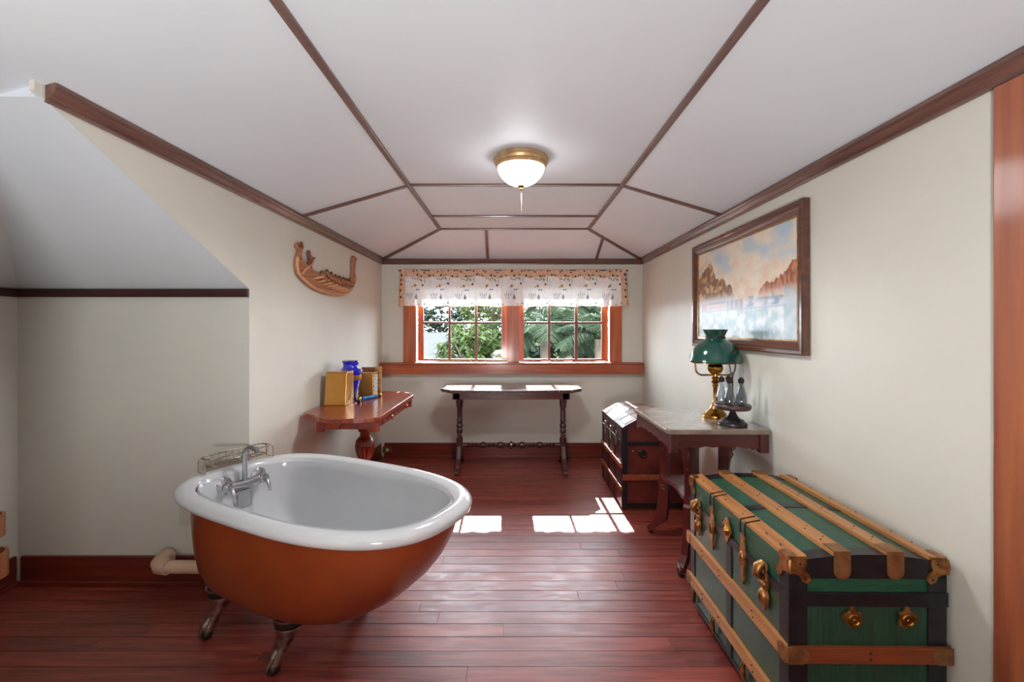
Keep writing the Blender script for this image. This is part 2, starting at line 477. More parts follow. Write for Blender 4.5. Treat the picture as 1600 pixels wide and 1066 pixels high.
cs.add([(XE, YS, ZS - q_), (xs0, YS, ZS - q_), (xs0, YS, zl(xs0) + 0.01), (XE, YS, ZS + 0.02)], [(0, 1, 2, 3)])
struct(cs.build('ceiling_alcove', M['ceil'], origin=(-2.0, 1.8, ZK)), 'grey sloping roof underside over the left alcove', 'ceiling')

# ceiling battens and mouldings, one trim each
def trim(name, mb, mat, label, smooth=None, bevel=0.0):
    return struct(mb.build(name, mat, smooth=smooth, bevel=bevel), label, 'trim')
D = 0.008
def batten(name, p0, p1, up, mat, label, w=0.03):
    trim(name, MB().bar(p0, p1, w, 0.016, up), mat, label, bevel=0.004)
batten('trim_1', (RL, YREAR, ZC - D + 0.003), (RL, YH + 0.015, ZC - D + 0.003), (0, 0, 1), M['crown'], 'long ceiling batten left of the light')
batten('trim_2', (RR, YREAR, ZC - D + 0.003), (RR, YH + 0.015, ZC - D + 0.003), (0, 0, 1), M['crown'], 'long ceiling batten right of the light')
for i, (y, nm) in enumerate(((YH, 'last cross batten before the ceiling slopes to the window'), (3.595, 'middle cross batten of the flat ceiling'), (2.82, 'cross batten just behind the ceiling light'))):
    batten('trim_%d' % (3 + i), (RL + 0.015, y, ZC - D + 0.004), (RR - 0.015, y, ZC - D + 0.004), (0, 0, 1), M['crownx'], nm, 0.026)
batten('trim_6', (RL, YH, ZC - D + 0.003), (XLB, YB, ZW - D), (0, 0.3, 1), M['crownx'], 'diagonal hip batten at the left rear corner')
batten('trim_7', (RR, YH, ZC - D + 0.003), (XR, YB, ZW - D), (0, 0.3, 1), M['crownx'], 'diagonal hip batten at the right rear corner')
batten('trim_8', (RL - 0.01, 2.83, ZC - D), (xl(2.86) + 0.02, 2.86, ZW - D + 0.006), (0, 0, 1), M['crownx'], 'cross batten on the left ceiling slope', 0.026)
batten('trim_9', (RR + 0.01, 2.83, ZC - D), (XR - 0.02, 2.83, ZW - D + 0.006), (0, 0, 1), M['crownx'], 'cross batten on the right ceiling slope', 0.026)
def zhip(y): return ZC + (ZW - ZC) * (y - YH) / (YB - YH)
batten('trim_10', (-0.232, YH + 0.01, zhip(YH + 0.01) - 0.006), (-0.245, YB, ZW - 0.006), (0, 0, 1), M['crown'], 'short batten left of centre above the window', 0.026)
batten('trim_11', (0.84, 4.195, zhip(4.195) - 0.006), (0.852, YB, ZW - 0.006), (0, 0, 1), M['crown'], 'short batten at right above the window', 0.026)

CROWN = [(-0.002, 1.960), (0.010, 1.960), (0.013, 1.968), (0.011, 1.972), (0.019, 1.980), (0.027, 1.990), (0.026, 1.995), (0.034, 2.003), (0.034, 2.015), (-0.002, 2.026)]
def crown(name, p0, p1, inward, mat, label, prof=CROWN):
    p0, p1, n_ = Vector(p0), Vector(p1), Vector(inward)
    mb = MB()
    vs_ = [p + n_ * a + Vector((0, 0, b_)) for p in (p0, p1) for a, b_ in prof]
    n = len(prof)
    mb.add(vs_, [tuple(range(n)), tuple(range(2 * n - 1, n - 1, -1))] + [(i, (i + 1) % n, n + (i + 1) % n, n + i) for i in range(n)])
    trim(name, mb, mat, label, smooth=25)
crown('trim_12', (xl(YS + 0.01), YS + 0.01, 0), (XLB, YB - 0.0, 0), (1, 0, 0), M['crown'], 'brown crown moulding along the left wall')
crown('trim_13', (XR, YREAR, 0), (XR, YB - 0.0, 0), (-1, 0, 0), M['crown'], 'brown crown moulding along the right wall')
CB = [(a * 0.6, b_) for a, b_ in CROWN]
crown('trim_14', (XLB, YB, 0), (XR, YB, 0), (0, -1, 0), M['crownx'], 'brown crown moulding above the window', CB)
trim('trim_15', MB().box(XA + 0.002, XLF - 0.0, YK - 0.018, YK + 0.001, ZK - 0.042, ZK - 0.001), M['darktrim'], 'dark board along the top of the knee wall', bevel=0.004)
trim('trim_16', MB().box(XA - 0.001, XA + 0.018, YREAR, YK - 0.018, ZK - 0.042, ZK - 0.001), M['darktrim'], 'dark board along the top of the alcove wall', bevel=0.004)

def baseboard(name, x0, x1, y0, y1, side, label, h=0.15):
    mb = MB(); t, q = 0.018, 0.034
    if side == 'back': mb.box(x0, x1, y1 - t, y1, 0, h).box(x0, x1, y1 - q, y1 - t, 0, 0.026); m = M['base']
    if side == 'left': mb.box(x0, x0 + t, y0, y1, 0, h).box(x0 + t, x0 + q, y0, y1, 0, 0.026); m = M['basey']
    if side == 'right': mb.box(x1 - t, x1, y0, y1, 0, h).box(x1 - q, x1 - t, y0, y1, 0, 0.026); m = M['basey']
    struct(mb.build(name, m, bevel=0.004), label, 'baseboard')
baseboard('baseboard_back', XLB + 0.03, XR - 0.03, 4, YB, 'back', 'red brown baseboard under the window', 0.152)
baseboard('baseboard_knee', XA + 0.03, XLF, 4, YK, 'back', 'red brown baseboard below the knee wall', 0.146)
baseboard('baseboard_left', XLB - 0.014, 0, YK + 0.05, YB - 0.02, 'left', 'red brown baseboard along the left wall', 0.152)
baseboard('baseboard_alcove', XA, 0, YREAR, YK - 0.02, 'left', 'red brown baseboard along the alcove wall')
baseboard('baseboard_right', 0, XR, 1.26, YB - 0.02, 'right', 'red brown baseboard along the right wall')

# door and casing at the right
dr = MB().box(XR + 0.03, XR + 0.07, DY0 + 0.01, DY1 - 0.01, 0.01, DZ - 0.01).build('door_1', M['door'], bevel=0.003)
struct(dr, 'plain brown wooden door at the right edge', 'door')
for i in range(5):
    y = DY0 + 0.02 + i * 0.163
    MB().box(XR + 0.018, XR + 0.031, y, y + 0.158, 0.02, DZ - 0.02).build('door_board', M['door'], dr, bevel=0.003)
MB().ball((XR - 0.012, DY0 + 0.1, 0.95), 0.028, 14).build('door_knob', M['oldbrass'], dr, smooth=60)
cw = MB().box(XR - 0.022, XR + 0.0, DY1 - 0.01, 1.232, 0, 1.953)
trim('trim_17', cw, M['door'], 'wide orange wooden door casing at the right edge', bevel=0.003)
trim('trim_18', MB().box(XR - 0.022, XR + 0.0, DY0 - 0.14, DY0 + 0.01, 0, 1.953), M['door'], 'wooden door casing on the far jamb', bevel=0.003)

# window: casings, stool, two sashes of six panes
YCF = YB - 0.022
def cas(name, x0, x1, z0, z1, label, mat='casing', y0=YCF, y1=YB):
    trim(name, MB().box(x0, x1, y0, y1, z0, z1), M[mat], label, bevel=0.003)
cas('trim_19', -1.099, -0.972, 0.967, 1.76, 'orange wooden window casing at left')
cas('trim_20', 0.99, 1.112, 0.967, 1.76, 'orange wooden window casing at right')
cas('trim_21', -1.115, 1.128, 1.76, 1.87, 'wooden window head casing behind the valance', 'casingx')
cas('trim_22', -0.05, 0.075, 0.967, 1.76, 'wooden mullion casing between the two windows')
st = MB().prism([(YB - 0.085, 0.962), (YB - 0.085, 0.955), (YB - 0.078, 0.948), (YB - 0.078, 0.853), (YB, 0.853), (YB, 0.967), (YB - 0.08, 0.967)],
                lambda a, b_, t: (t, a, b_), -1.318, 1.316)
trim('trim_23', st, M['casingx'], 'thick orange wooden window sill board')
trim('trim_24', MB().box(WX0, WX1, YB - 0.001, YB + 0.13, 0.948, 0.962), M['casingx'], 'inner sill under the sashes')
struct(MB().box(-0.012, 0.04, YB + 0.0, YB + 0.12, 0.962, WZ1).build('trim_25', M['casing']), 'mullion post between the two windows', 'trim')
Z0, ZM0, ZM1, ZT = 1.001, 1.358, 1.379, 1.745
def window(name, panes, s0, s1, label):
    y0, y1 = YB + 0.03, YB + 0.062
    root = tag(MB().box(s0, s1, y0, y1, 0.983, Z0).build(name, M['casingx'], origin=((s0 + s1) / 2, y0, 0.98), bevel=0.003), label, 'window', kind='structure')
    MB().box(s0, s1, y0, y1, ZT, ZT + 0.03).build('top_rail', M['casingx'], root, bevel=0.003)
    MB().box(s0, panes[0][0], y0, y1, Z0, ZT).build('stile', M['casing'], root, bevel=0.003)
    MB().box(panes[-1][1], s1, y0, y1, Z0, ZT).build('stile', M['casing'], root, bevel=0.003)
    for a, b_ in zip(panes[:-1], panes[1:]):
        MB().box(a[1], b_[0], y0 + 0.004, y1 - 0.004, Z0, ZT).build('muntin', M['muntin'], root, bevel=0.004)
    MB().box(panes[0][0], panes[-1][1], y0 + 0.005, y1 - 0.005, ZM0, ZM1).build('muntin', M['muntin'], root, bevel=0.004)
    for a, b_ in panes:
        for z0, z1 in ((Z0, ZM0), (ZM1, ZT)):
            MB().box(a, b_, YB + 0.045, YB + 0.048, z0, z1).build('pane', M['pane'], root)
def px(a): return (a - VX) / (FPX / (YB + 0.03))
window('window_1', [(px(661.6), px(700.3)), (px(704), px(741.6)), (px(745.8), px(783.5))], px(653), -0.034, 'left wooden window of six panes facing the neighbouring roof')
window('window_2', [(px(818.6), px(856)), (px(860), px(898)), (px(902.7), px(940))], 0.058, px(948.6), 'right wooden window of six panes facing the palms')

# ---------------------------------------------------------------- bathtub
TX, TY, TROT = -0.79, 1.922, math.radians(-27.1)
tub = thing('bathtub', 'brown clawfoot bathtub with white enamel basin and rolled rim', 'bathtub', (TX, TY, 0), TROT, local=True)
TA, TB = 0.657, 0.380
def ring(u0, u1, w, z, e=2.6, n=96, zf=None):
    uc, out = (u0 + u1) / 2, []
    a = (u1 - u0) / 2
    for i in range(n):
        t = 2 * PI * i / n
        c, s = math.cos(t), math.sin(t)
        ee = e if c > 0 else e + 0.8
        out.append((uc + a * math.copysign(abs(c) ** (2 / ee), c), w * math.copysign(abs(s) ** (2 / ee), s), z))
    return out
def off(o, z): return ring(-TA + o, TA - o, TB - o, z)
ZR = 0.645
body = [off(0.030, 0.595), off(0.050, 0.592)]
for u0, u1, w, z in ((-0.603, 0.602, 0.328, 0.56), (-0.599, 0.58, 0.326, 0.50), (-0.594, 0.54, 0.321, 0.43), (-0.587, 0.485, 0.312, 0.36),
                     (-0.576, 0.415, 0.297, 0.295), (-0.557, 0.33, 0.273, 0.24), (-0.52, 0.24, 0.236, 0.203), (-0.45, 0.13, 0.18, 0.182), (-0.33, 0.0, 0.10, 0.174)):
    body.append(ring(u0, u1, w, z))
MB().rings(body, cap1=True).build('body', M['copperpaint'], tub, smooth=60)
roll = []
for k in range(13):
    t = math.radians(250 - k * 25)
    # circle-ish rolled edge cross-section, flattened on top
    roll.append((0.036 - 0.036 * math.cos(math.radians(-75 + k * 21.5)), 0.617 + 0.028 * math.sin(math.radians(-75 + k * 21.5))))
rim = MB().rings([off(o, z) for o, z in roll] + [off(0.078, 0.632), off(0.084, 0.618)])
rim.build('rim', M['enamel'], tub, smooth=80)
inner = [off(0.080, 0.625), off(0.084, 0.605)]
for u0, u1, w, z in ((-0.568, 0.55, 0.292, 0.54), (-0.560, 0.51, 0.286, 0.46), (-0.545, 0.44, 0.275, 0.38), (-0.515, 0.34, 0.252, 0.31), (-0.46, 0.22, 0.205, 0.267), (-0.38, 0.1, 0.13, 0.246), (-0.28, 0.0, 0.05, 0.242)):
    inner.append(ring(u0, u1, w, z))
MB().rings(inner, cap1=True).build('basin', M['enamel'], tub, smooth=80)
def claw(u, v, flip):
    s = 1 if v > 0 else -1
    # leg leans outward (v) and toward the end (u); ball and claw at floor
    ou, ov = flip * 0.03, s * 0.04
    foot = MB()
    path = [(0, 0, 0.235), (0.05, 0.05, 0.19), (0.15, 0.15, 0.165), (0.3, 0.3, 0.14), (0.5, 0.5, 0.112), (0.75, 0.75, 0.085), (1.0, 1.0, 0.060), (1.08, 1.15, 0.038)]
    rad = [0.056, 0.052, 0.047, 0.038, 0.030, 0.027, 0.031, 0.026]
    foot.tube([(u + ou * a, v + ov * b_, z) for a, b_, z in path], rad, 14)
    f = foot.build('foot', M['nickel'], tub, smooth=70)
    top = Vector((u, v, 0.2))
    MB().lathe([(0.050, -0.020), (0.058, -0.014), (0.061, 0.0), (0.061, 0.012), (0.058, 0.03)], top, 20).build('collar', M['iron'], f, smooth=40)
    MB().lathe([(0.050, -0.028), (0.0575, -0.026), (0.0575, -0.019), (0.050, -0.017)], top, 20).build('collar_ring', M['nickel'], f, smooth=40)
    MB().lathe([(0.056, 0.008), (0.064, 0.010), (0.064, 0.017), (0.056, 0.019)], top, 20).build('collar_ring', M['nickel'], f, smooth=40)
    MB().ball((u + ou * 1.1, v + ov * 1.25, 0.024), 0.025, 12).build('ball', M['iron'], f, smooth=60)
    for q in (-1, 0, 1):
        dx, dy = ou * 0.9, ov * 1.0
        px_, py_ = -s * q * 0.018 * (1), flip * q * 0.012
        base = Vector((u + dx, v + dy, 0))
        dirv = Vector((ou, ov, 0)).normalized(); side = Vector((-dirv.y, dirv.x, 0)) * q * 0.017
        MB().tube([base + side * 0.7 + dirv * (-0.006) + Vector((0, 0, 0.095)), base + side + dirv * 0.012 + Vector((0, 0, 0.07)),
                   base + side * 1.1 + dirv * 0.028 + Vector((0, 0, 0.048)), base + side * 0.95 + dirv * 0.034 + Vector((0, 0, 0.02))], [0.010, 0.011, 0.010, 0.005], 8).build('toe', M['nickel'], f, smooth=60)
for u, fl_ in ((-0.40, -1), (0.03, -1)):
    claw(u, -0.185, fl_); claw(u, 0.185, fl_)
# faucet on the inside of the round end wall
fc = MB().tube([(-0.545, -0.075, 0.575), (-0.545, 0.0, 0.565), (-0.545, 0.075, 0.575)], [0.017, 0.021, 0.017], 12).build('faucet', M['chrome'], tub, smooth=50)
for v in (-0.085, 0.085):
    fr = (Vector((0, 1, 0)), Vector((0, 0, 1)), Vector((1, 0, 0)))
    MB().lathe([(0.042, 0), (0.042, 0.006), (0.030, 0.014), (0.018, 0.020), (0.018, 0.035), (0.022, 0.037), (0.022, 0.052), (0.014, 0.056), (0.014, 0.066)], (-0.572, v, 0.573), 18, fr).build('escutcheon', M['chrome'], fc, smooth=35)
    MB().tube([(-0.513, v, 0.573), (-0.50, v, 0.563), (-0.488, v * 1.0, 0.545), (-0.478, v, 0.515)], [0.008, 0.009, 0.008, 0.006], 8).build('lever', M['chrome'], fc, smooth=50)
sp = [(-0.545, 0, 0.565), (-0.545, 0, 0.62), (-0.545, 0, 0.68)]
for k in range(9):
    a = PI - k * PI * 0.80 / 8
    sp.append((-0.490 + 0.055 * math.cos(a), 0, 0.70 + 0.045 * math.sin(a)))
MB().tube(sp, 0.0115, 12).build('spout', M['chrome'], fc, smooth=50)
def rrect(w, h, r, n=5):
    out = []
    for cx, cy, a0 in ((w - r, h - r, 0), (-w + r, h - r, 90), (-w + r, -h + r, 180), (w - r, -h + r, 270)):
        for i in range(n):
            a = math.radians(a0 + 90 * i / (n - 1)); out.append((cx + r * math.cos(a), cy + r * math.sin(a)))
    return out
ov = MB().prism(rrect(0.040, 0.043, 0.014), lambda a, b_, t: (-0.575 + t, a, 0.490 + b_), 0.0, 0.024).build('overflow_plate', M['chrome'], tub, bevel=0.004)
MB().prism(rrect(0.031, 0.034, 0.011), lambda a, b_, t: (-0.575 + t, a, 0.490 + b_), 0.024, 0.028).build('plate_face', M['satin'], ov)

# wire caddy on the rim at the faucet end
cad = thing('wire_bath_caddy', 'satin wire basket caddy resting on the bathtub rim', 'basket', (TX, TY, 0), TROT, local=True)
u0, u1, v0, v1, zb, zt = -0.648, -0.563, -0.150, 0.155, 0.672, 0.712
def loop(z, o=0.0):
    return [(u0 + o + (0.02 if a < 0.5 and False else 0), b_, z) for a, b_ in ()] or [
        (u0 + o + 0.02, v0 + o, z), (u1 - o - 0.02, v0 + o, z), (u1 - o, v0 + o + 0.02, z), (u1 - o, v1 - o - 0.02, z), (u1 - o - 0.02, v1 - o, z), (u0 + o + 0.02, v1 - o, z), (u0 + o, v1 - o - 0.02, z), (u0 + o, v0 + o + 0.02, z)]
MB().tube(loop(zt), 0.0030, 6, True).build('top_wire', M['wire'], cad, smooth=60)
MB().tube(loop(zb, 0.012), 0.0024, 6, True).build('bottom_wire', M['wire'], cad, smooth=60)
for i in range(9):
    v = v0 + 0.022 + i * (v1 - v0 - 0.044) / 8
    MB().tube([(u0, v, zt), (u0 + 0.012, v, zb), (u1 - 0.012, v, zb), (u1, v, zt)], 0.0017, 5).build('cross_wire', M['wire'], cad, smooth=60)
MB().tube([(u0 + 0.03, v0 + 0.012, zb), (u0 + 0.03, v1 - 0.012, zb)], 0.0017, 5).build('floor_wire', M['wire'], cad)
MB().tube([(u1 - 0.03, v0 + 0.012, zb), (u1 - 0.03, v1 - 0.012, zb)], 0.0017, 5).build('floor_wire', M['wire'], cad)
for v, s in ((v0, -1), (v1, 1)):
    MB().tube([(u0 + 0.02, v, zt), (u0 + 0.02, v + s * 0.012, zt - 0.01), (u0 + 0.02, v + s * 0.012, 0.652), (u1 - 0.012, v + s * 0.012, 0.649), (u1 - 0.012, v + s * 0.012, zt - 0.01), (u1 - 0.02, v, zt)], 0.0026, 6).build('end_hook', M['wire'], cad, smooth=60)

# drain pipe from the knee wall to the tub
dp = thing('drain_pipe', 'cream plastic drain pipe with elbow behind the bathtub', 'pipe', (-1.62, 2.23, 0))
MB().tube([(-1.70, 2.215, 0.145), (-1.20, 2.195, 0.15)], 0.030, 18).build('pipe', M['pvc'], dp, smooth=50)
MB().tube([(-1.735, 2.30, 0.155), (-1.735, 2.255, 0.155), (-1.73, 2.235, 0.152), (-1.715, 2.22, 0.147), (-1.67, 2.214, 0.145)], 0.038, 18).build('elbow', M['pvc'], dp, smooth=50)
ap = MB().box(-1.70, -1.60, YK - 0.008, YK + 0.001, 0.30, 0.42).build('wall_plate', M['plate'], bevel=0.002)
tag(ap, 'plain cream cover plate on the knee wall beside the bathtub', 'plate')
for i, (x, y, w, h, a) in enumerate(((-1.095, 1.553, 0.030, 0.006, 0.5), (-0.955, 1.545, 0.008, 0.006, 0.2))):
    x, y = (( -1.04, 2.19) if i == 0 else (-0.995, 2.13))
    c, s = math.cos(a), math.sin(a)
    pts = [(-w, -h), (w, -h * 0.7), (w * 0.9, h), (-w, h * 0.8)]
    o = MB().prism(pts, lambda p, q, t: (x - 0.19 + p * c - q * s, y + p * s + q * c, t), 0.0, 0.002).build('paper_scrap', M['paper'])
    tag(o, ('thin pale scrap of paper on the floor behind the bathtub foot', 'tiny white paper scrap between the bathtub feet')[i], 'scrap')

# bentwood rack at the left edge of the frame
bk = thing('bentwood_rack', 'light bentwood rack with two hoops at the left edge', 'rack', (-2.42, 2.04, 0))
def hoop(cx, cy, r, z0, z1, parent, tilt):
    n = 40; t = 0.012
    rings_ = []
    for rr, zz in ((r, z0), (r, z1), (r - t, z1), (r - t, z0)):
        rings_.append([(cx + rr * math.cos(2 * PI * i / n), cy + rr * math.sin(2 * PI * i / n), zz + tilt * math.cos(2 * PI * i / n)) for i in range(n)])
    rings_.append(rings_[0])
    MB().rings(rings_).build('hoop', M['rackwood'], parent, smooth=40)
hoop(-2.447, 2.09, 0.082, 0.335, 0.435, bk, 0.0)
hoop(-2.436, 2.09, 0.085, 0.150, 0.265, bk, 0.0)
for a in (2.4, 3.9):
    x, y = -2.436 + 0.062 * math.cos(a), 2.09 + 0.062 * math.sin(a)
    MB().box(x - 0.01, x + 0.01, y - 0.012, y + 0.012, 0, 0.5).build('post', M['rackwood'], bk, bevel=0.003)
MB().lathe([(0.068, 0.150), (0.072, 0.152), (0.072, 0.164), (0.068, 0.166)], (-2.436, 2.09, 0), 32).build('hoop_bottom', M['rackwood'], bk)

# ---------------------------------------------------------------- left table with drawer
LT0, LT1, LX0, LX1, LZ = 2.67, 3.89, -1.318, -0.792, 0.775
lt = thing('pedestal_table', 'red mahogany drop shaped table with urn pedestal against left wall', 'table', (-1.06, 3.28, 0))
out = [(LX1, 2.72), (LX1, 3.66)]
# far end serpentine
far = [(-0.86, 3.80), (-0.95, 3.86), (-1.05, 3.88), (-1.15, 3.86), (-1.22, 3.80), (-1.27, 3.74), (LX0, 3.70)]
near = [(LX0, 2.87), (-1.29, 2.835), (-1.25, 2.82), (-1.215, 2.795), (-1.19, 2.755), (-1.15, 2.715), (-1.08, 2.685), (-1.0, 2.668), (-0.93, 2.668), (-0.87, 2.68), (-0.82, 2.70)]
outline = out + far + near
MB().prism(outline, lambda a, b_, t: (a, b_, t), LZ - 0.030, LZ).build('table_top', M['mahog'], lt, bevel=0.006)
MB().box(-1.185, LX1 - 0.03, 2.775, 2.80, 0.69, LZ - 0.03).build('apron', M['mahogz'], lt, bevel=0.003)
MB().box(-1.185, LX1 - 0.03, 3.68, 3.705, 0.69, LZ - 0.03).build('apron', M['mahogz'], lt, bevel=0.003)
MB().box(-1.185, -1.16, 2.80, 3.68, 0.69, LZ - 0.03).build('apron', M['mahog'], lt, bevel=0.003)
MB().box(LX1 - 0.055, LX1 - 0.034, 2.80, 3.68, 0.69, LZ - 0.03).build('apron', M['mahog'], lt, bevel=0.003)
for (x0, x1, y0, y1) in ((LX1 - 0.085, LX1 - 0.022, 2.765, 2.80), (-1.192, -1.15, 2.765, 2.80), (LX1 - 0.06, LX1 - 0.022, 3.66, 3.712)):
    MB().box(x0, x1, y0, y1, 0.675, LZ - 0.03).build('corner_block', M['mahogz'], lt, bevel=0.003)
MB().prism([(-1.06, 0.70), (-1.045, 0.70), (-1.03, 0.725), (-0.99, 0.738), (-0.99, 0.745), (-1.05, 0.745)], lambda a, b_, t: (a, 2.775 - t, b_), 0, 0.05).build('leaf_support', M['mahogz'], lt, bevel=0.003)
dw = MB().box(LX1 - 0.034, LX1 - 0.022, 2.90, 3.56, 0.695, 0.742).build('drawer', M['mahog'], lt, bevel=0.003)
for y in (3.02, 3.44):
    MB().lathe([(0.008, 0), (0.006, 0.008), (0.015, 0.014), (0.017, 0.020), (0.010, 0.026)], (LX1 - 0.022, y, 0.718), 14, (Vector((0, 1, 0)), Vector((0, 0, 1)), Vector((1, 0, 0)))).build('knob', M['mahogz'], dw, smooth=45)
PXc, PYc = -1.06, 3.28
MB().lathe([(0.075, 0.69), (0.075, 0.655), (0.055, 0.645), (0.045, 0.62), (0.038, 0.60), (0.046, 0.585), (0.046, 0.57), (0.034, 0.56), (0.034, 0.535), (0.05, 0.52), (0.062, 0.505), (0.066, 0.49)], (PXc, PYc, 0), 28).build('pedestal_neck', M['mahogz'], lt, smooth=35)
flute = lambda a, z: 1.0 - 0.075 * (0.5 + 0.5 * math.cos(16 * a)) ** 0.5
MB().lathe([(0.060, 0.49), (0.068, 0.475), (0.069, 0.455), (0.066, 0.43), (0.058, 0.40), (0.047, 0.375), (0.034, 0.355)], (PXc, PYc, 0), 96, mod=flute).build('fluted_urn', M['mahogz'], lt, smooth=60)
MB().lathe([(0.034, 0.355), (0.046, 0.345), (0.046, 0.33), (0.034, 0.32), (0.06, 0.29), (0.075, 0.26), (0.07, 0.20), (0.04, 0.19)], (PXc, PYc, 0), 28).build('pedestal_base', M['mahogz'], lt, smooth=35)
for a in (45, 135, 225, 315):
    c, s = math.cos(math.radians(a)), math.sin(math.radians(a))
    MB().prism([(0.04, 0.27), (0.10, 0.24), (0.17, 0.15), (0.235, 0.05), (0.26, 0.03), (0.262, 0.0), (0.225, 0.0), (0.19, 0.035), (0.13, 0.11), (0.07, 0.17), (0.04, 0.19)],
               lambda p, q, t: (PXc + c * p - s * t, PYc + s * p + c * t, q), -0.02, 0.02).build('leg', M['mahogz'], lt, bevel=0.004)

# things on the left table
gb = thing('gold_box', 'plain brushed gold box at the near end of mahogany table', 'box', (-1.218, 3.21, LZ))
MB().add([(-1.298, 3.137, LZ), (-1.146, 3.137, LZ), (-1.142, 3.29, LZ), (-1.292, 3.29, LZ), (-1.289, 3.150, LZ + 0.224), (-1.142, 3.150, LZ + 0.224), (-1.140, 3.275, LZ + 0.224), (-1.286, 3.275, LZ + 0.224)],
         [(0, 3, 2, 1), (4, 5, 6, 7), (0, 1, 5, 4), (1, 2, 6, 5), (2, 3, 7, 6), (3, 0, 4, 7)]).build('box_body', M['gold'], gb, bevel=0.004)
MB().box(-1.290, -1.140, 3.152, 3.273, LZ + 0.2245, LZ + 0.231).build('box_lid', M['gold'], gb, bevel=0.002)
ur = thing('blue_urn', 'cobalt blue urn with a gold band behind gold box', 'urn', (-1.205, 3.40, LZ))
UC = (-1.205, 3.40, LZ)
MB().lathe([(0.038, 0), (0.042, 0.004), (0.043, 0.012), (0.040, 0.03), (0.052, 0.08), (0.066, 0.125), (0.073, 0.15)], UC, 32).build('lower_body', M['blue'], ur, smooth=50)
MB().lathe([(0.073, 0.15), (0.076, 0.153), (0.078, 0.18), (0.0775, 0.186), (0.075, 0.188)], UC, 32).build('gold_band', M['gold'], ur, smooth=40)
MB().lathe([(0.076, 0.187), (0.079, 0.20), (0.079, 0.212), (0.086, 0.217), (0.083, 0.223), (0.068, 0.230), (0.057, 0.243), (0.053, 0.258), (0.055, 0.272), (0.062, 0.284), (0.060, 0.289)], UC, 32).build('shoulder', M['blue'], ur, smooth=40)
MB().lathe([(0.058, 0.289), (0.060, 0.292), (0.055, 0.297), (0.03, 0.299)], UC, 32).build('lid', M['chrome'], ur, smooth=40)
pb = thing('picture_box', 'gold box with a printed picture beside blue urn', 'box', (-1.135, 3.62, LZ))
MB().box(-1.200, -1.083, 3.55, 3.665, LZ, LZ + 0.185).build('box_body', M['gold'], pb, bevel=0.003)
MB().box(-1.084, -1.078, 3.555, 3.655, LZ + 0.035, LZ + 0.165).build('printed_picture', M['picture'], pb, bevel=0.001)
cd = thing('gold_card', 'upright tan wooden plaque leaning at the wall end of mahogany table', 'plaque', (-1.14, 3.755, LZ))
MB().box(-1.235, -1.125, 3.735, 3.757, LZ, LZ + 0.215).build('panel', M['carvedd'], cd, bevel=0.003)
MB().box(-1.125, -1.075, 3.735, 3.757, LZ, LZ + 0.220).build('edge_strip', M['gilt'], cd, bevel=0.003)
sc_ = thing('foil_scroll', 'turquoise foil roll with gold balls in front of blue urn', 'ornament', (-1.08, 3.44, LZ))
MB().tube([(-1.108, 3.37, LZ + 0.013), (-1.045, 3.51, LZ + 0.013)], 0.013, 12).build('roll', M['ribbon'], sc_, smooth=50)
for p in ((-1.122, 3.34), (-1.030, 3.545)):
    MB().ball((p[0], p[1], LZ + 0.015), 0.017, 12).build('gold_ball', M['brass'], sc_, smooth=60)
fg = thing('dark_figurine', 'small dark curved figurine beside gold box', 'figurine', (-1.105, 3.245, LZ))
MB().tube([(-1.126, 3.262, LZ + 0.098), (-1.124, 3.26, LZ + 0.07), (-1.122, 3.256, LZ + 0.045), (-1.112, 3.246, LZ + 0.022), (-1.095, 3.24, LZ + 0.012)], [0.005, 0.007, 0.008, 0.009, 0.007], 8).build('curved_body', M['iron'], fg, smooth=60)
MB().ball((-1.09, 3.235, LZ + 0.014), 0.014, 10).build('head', M['iron'], fg, smooth=60)

# ---------------------------------------------------------------- console table under the window
CT = thing('console_table', 'narrow dark walnut trestle table under the window', 'table', (0, 4.27, 0))
CY0, CY1, CZ = 3.985, 4.50, 0.77
oct_ = [(-0.535, CY0), (0.52, CY0), (0.63, CY0 + 0.12), (0.63, CY1 - 0.12), (0.52, CY1), (-0.535, CY1), (-0.645, CY1 - 0.12), (-0.645, CY0 + 0.12)]
MB().prism(oct_, lambda a, b_, t: (a, b_, t), CZ - 0.024, CZ).build('table_top', M['walnutx'], CT, bevel=0.004)
MB().prism([(a * 0.985, CY0 + 0.008 + (b_ - CY0) * 0.97) for a, b_ in oct_], lambda a, b_, t: (a, b_, t), CZ - 0.032, CZ - 0.0245).build('top_moulding', M['walnut'], CT)
MB().box(-0.53, 0.515, CY0 + 0.05, CY0 + 0.072, CZ - 0.092, CZ - 0.0325).build('apron', M['walnutx'], CT, bevel=0.003)
MB().box(-0.53, 0.515, CY1 - 0.072, CY1 - 0.05, CZ - 0.092, CZ - 0.0325).build('apron', M['walnutx'], CT, bevel=0.003)
for i in range(11):
    MB().ball((-0.535 + i * 0.1055, CY0 - 0.001, CZ - 0.013), 0.0065, 8, sy=0.5).build('brass_stud', M['brass'], CT, smooth=60)
CYM = (CY0 + CY1) / 2 + 0.03
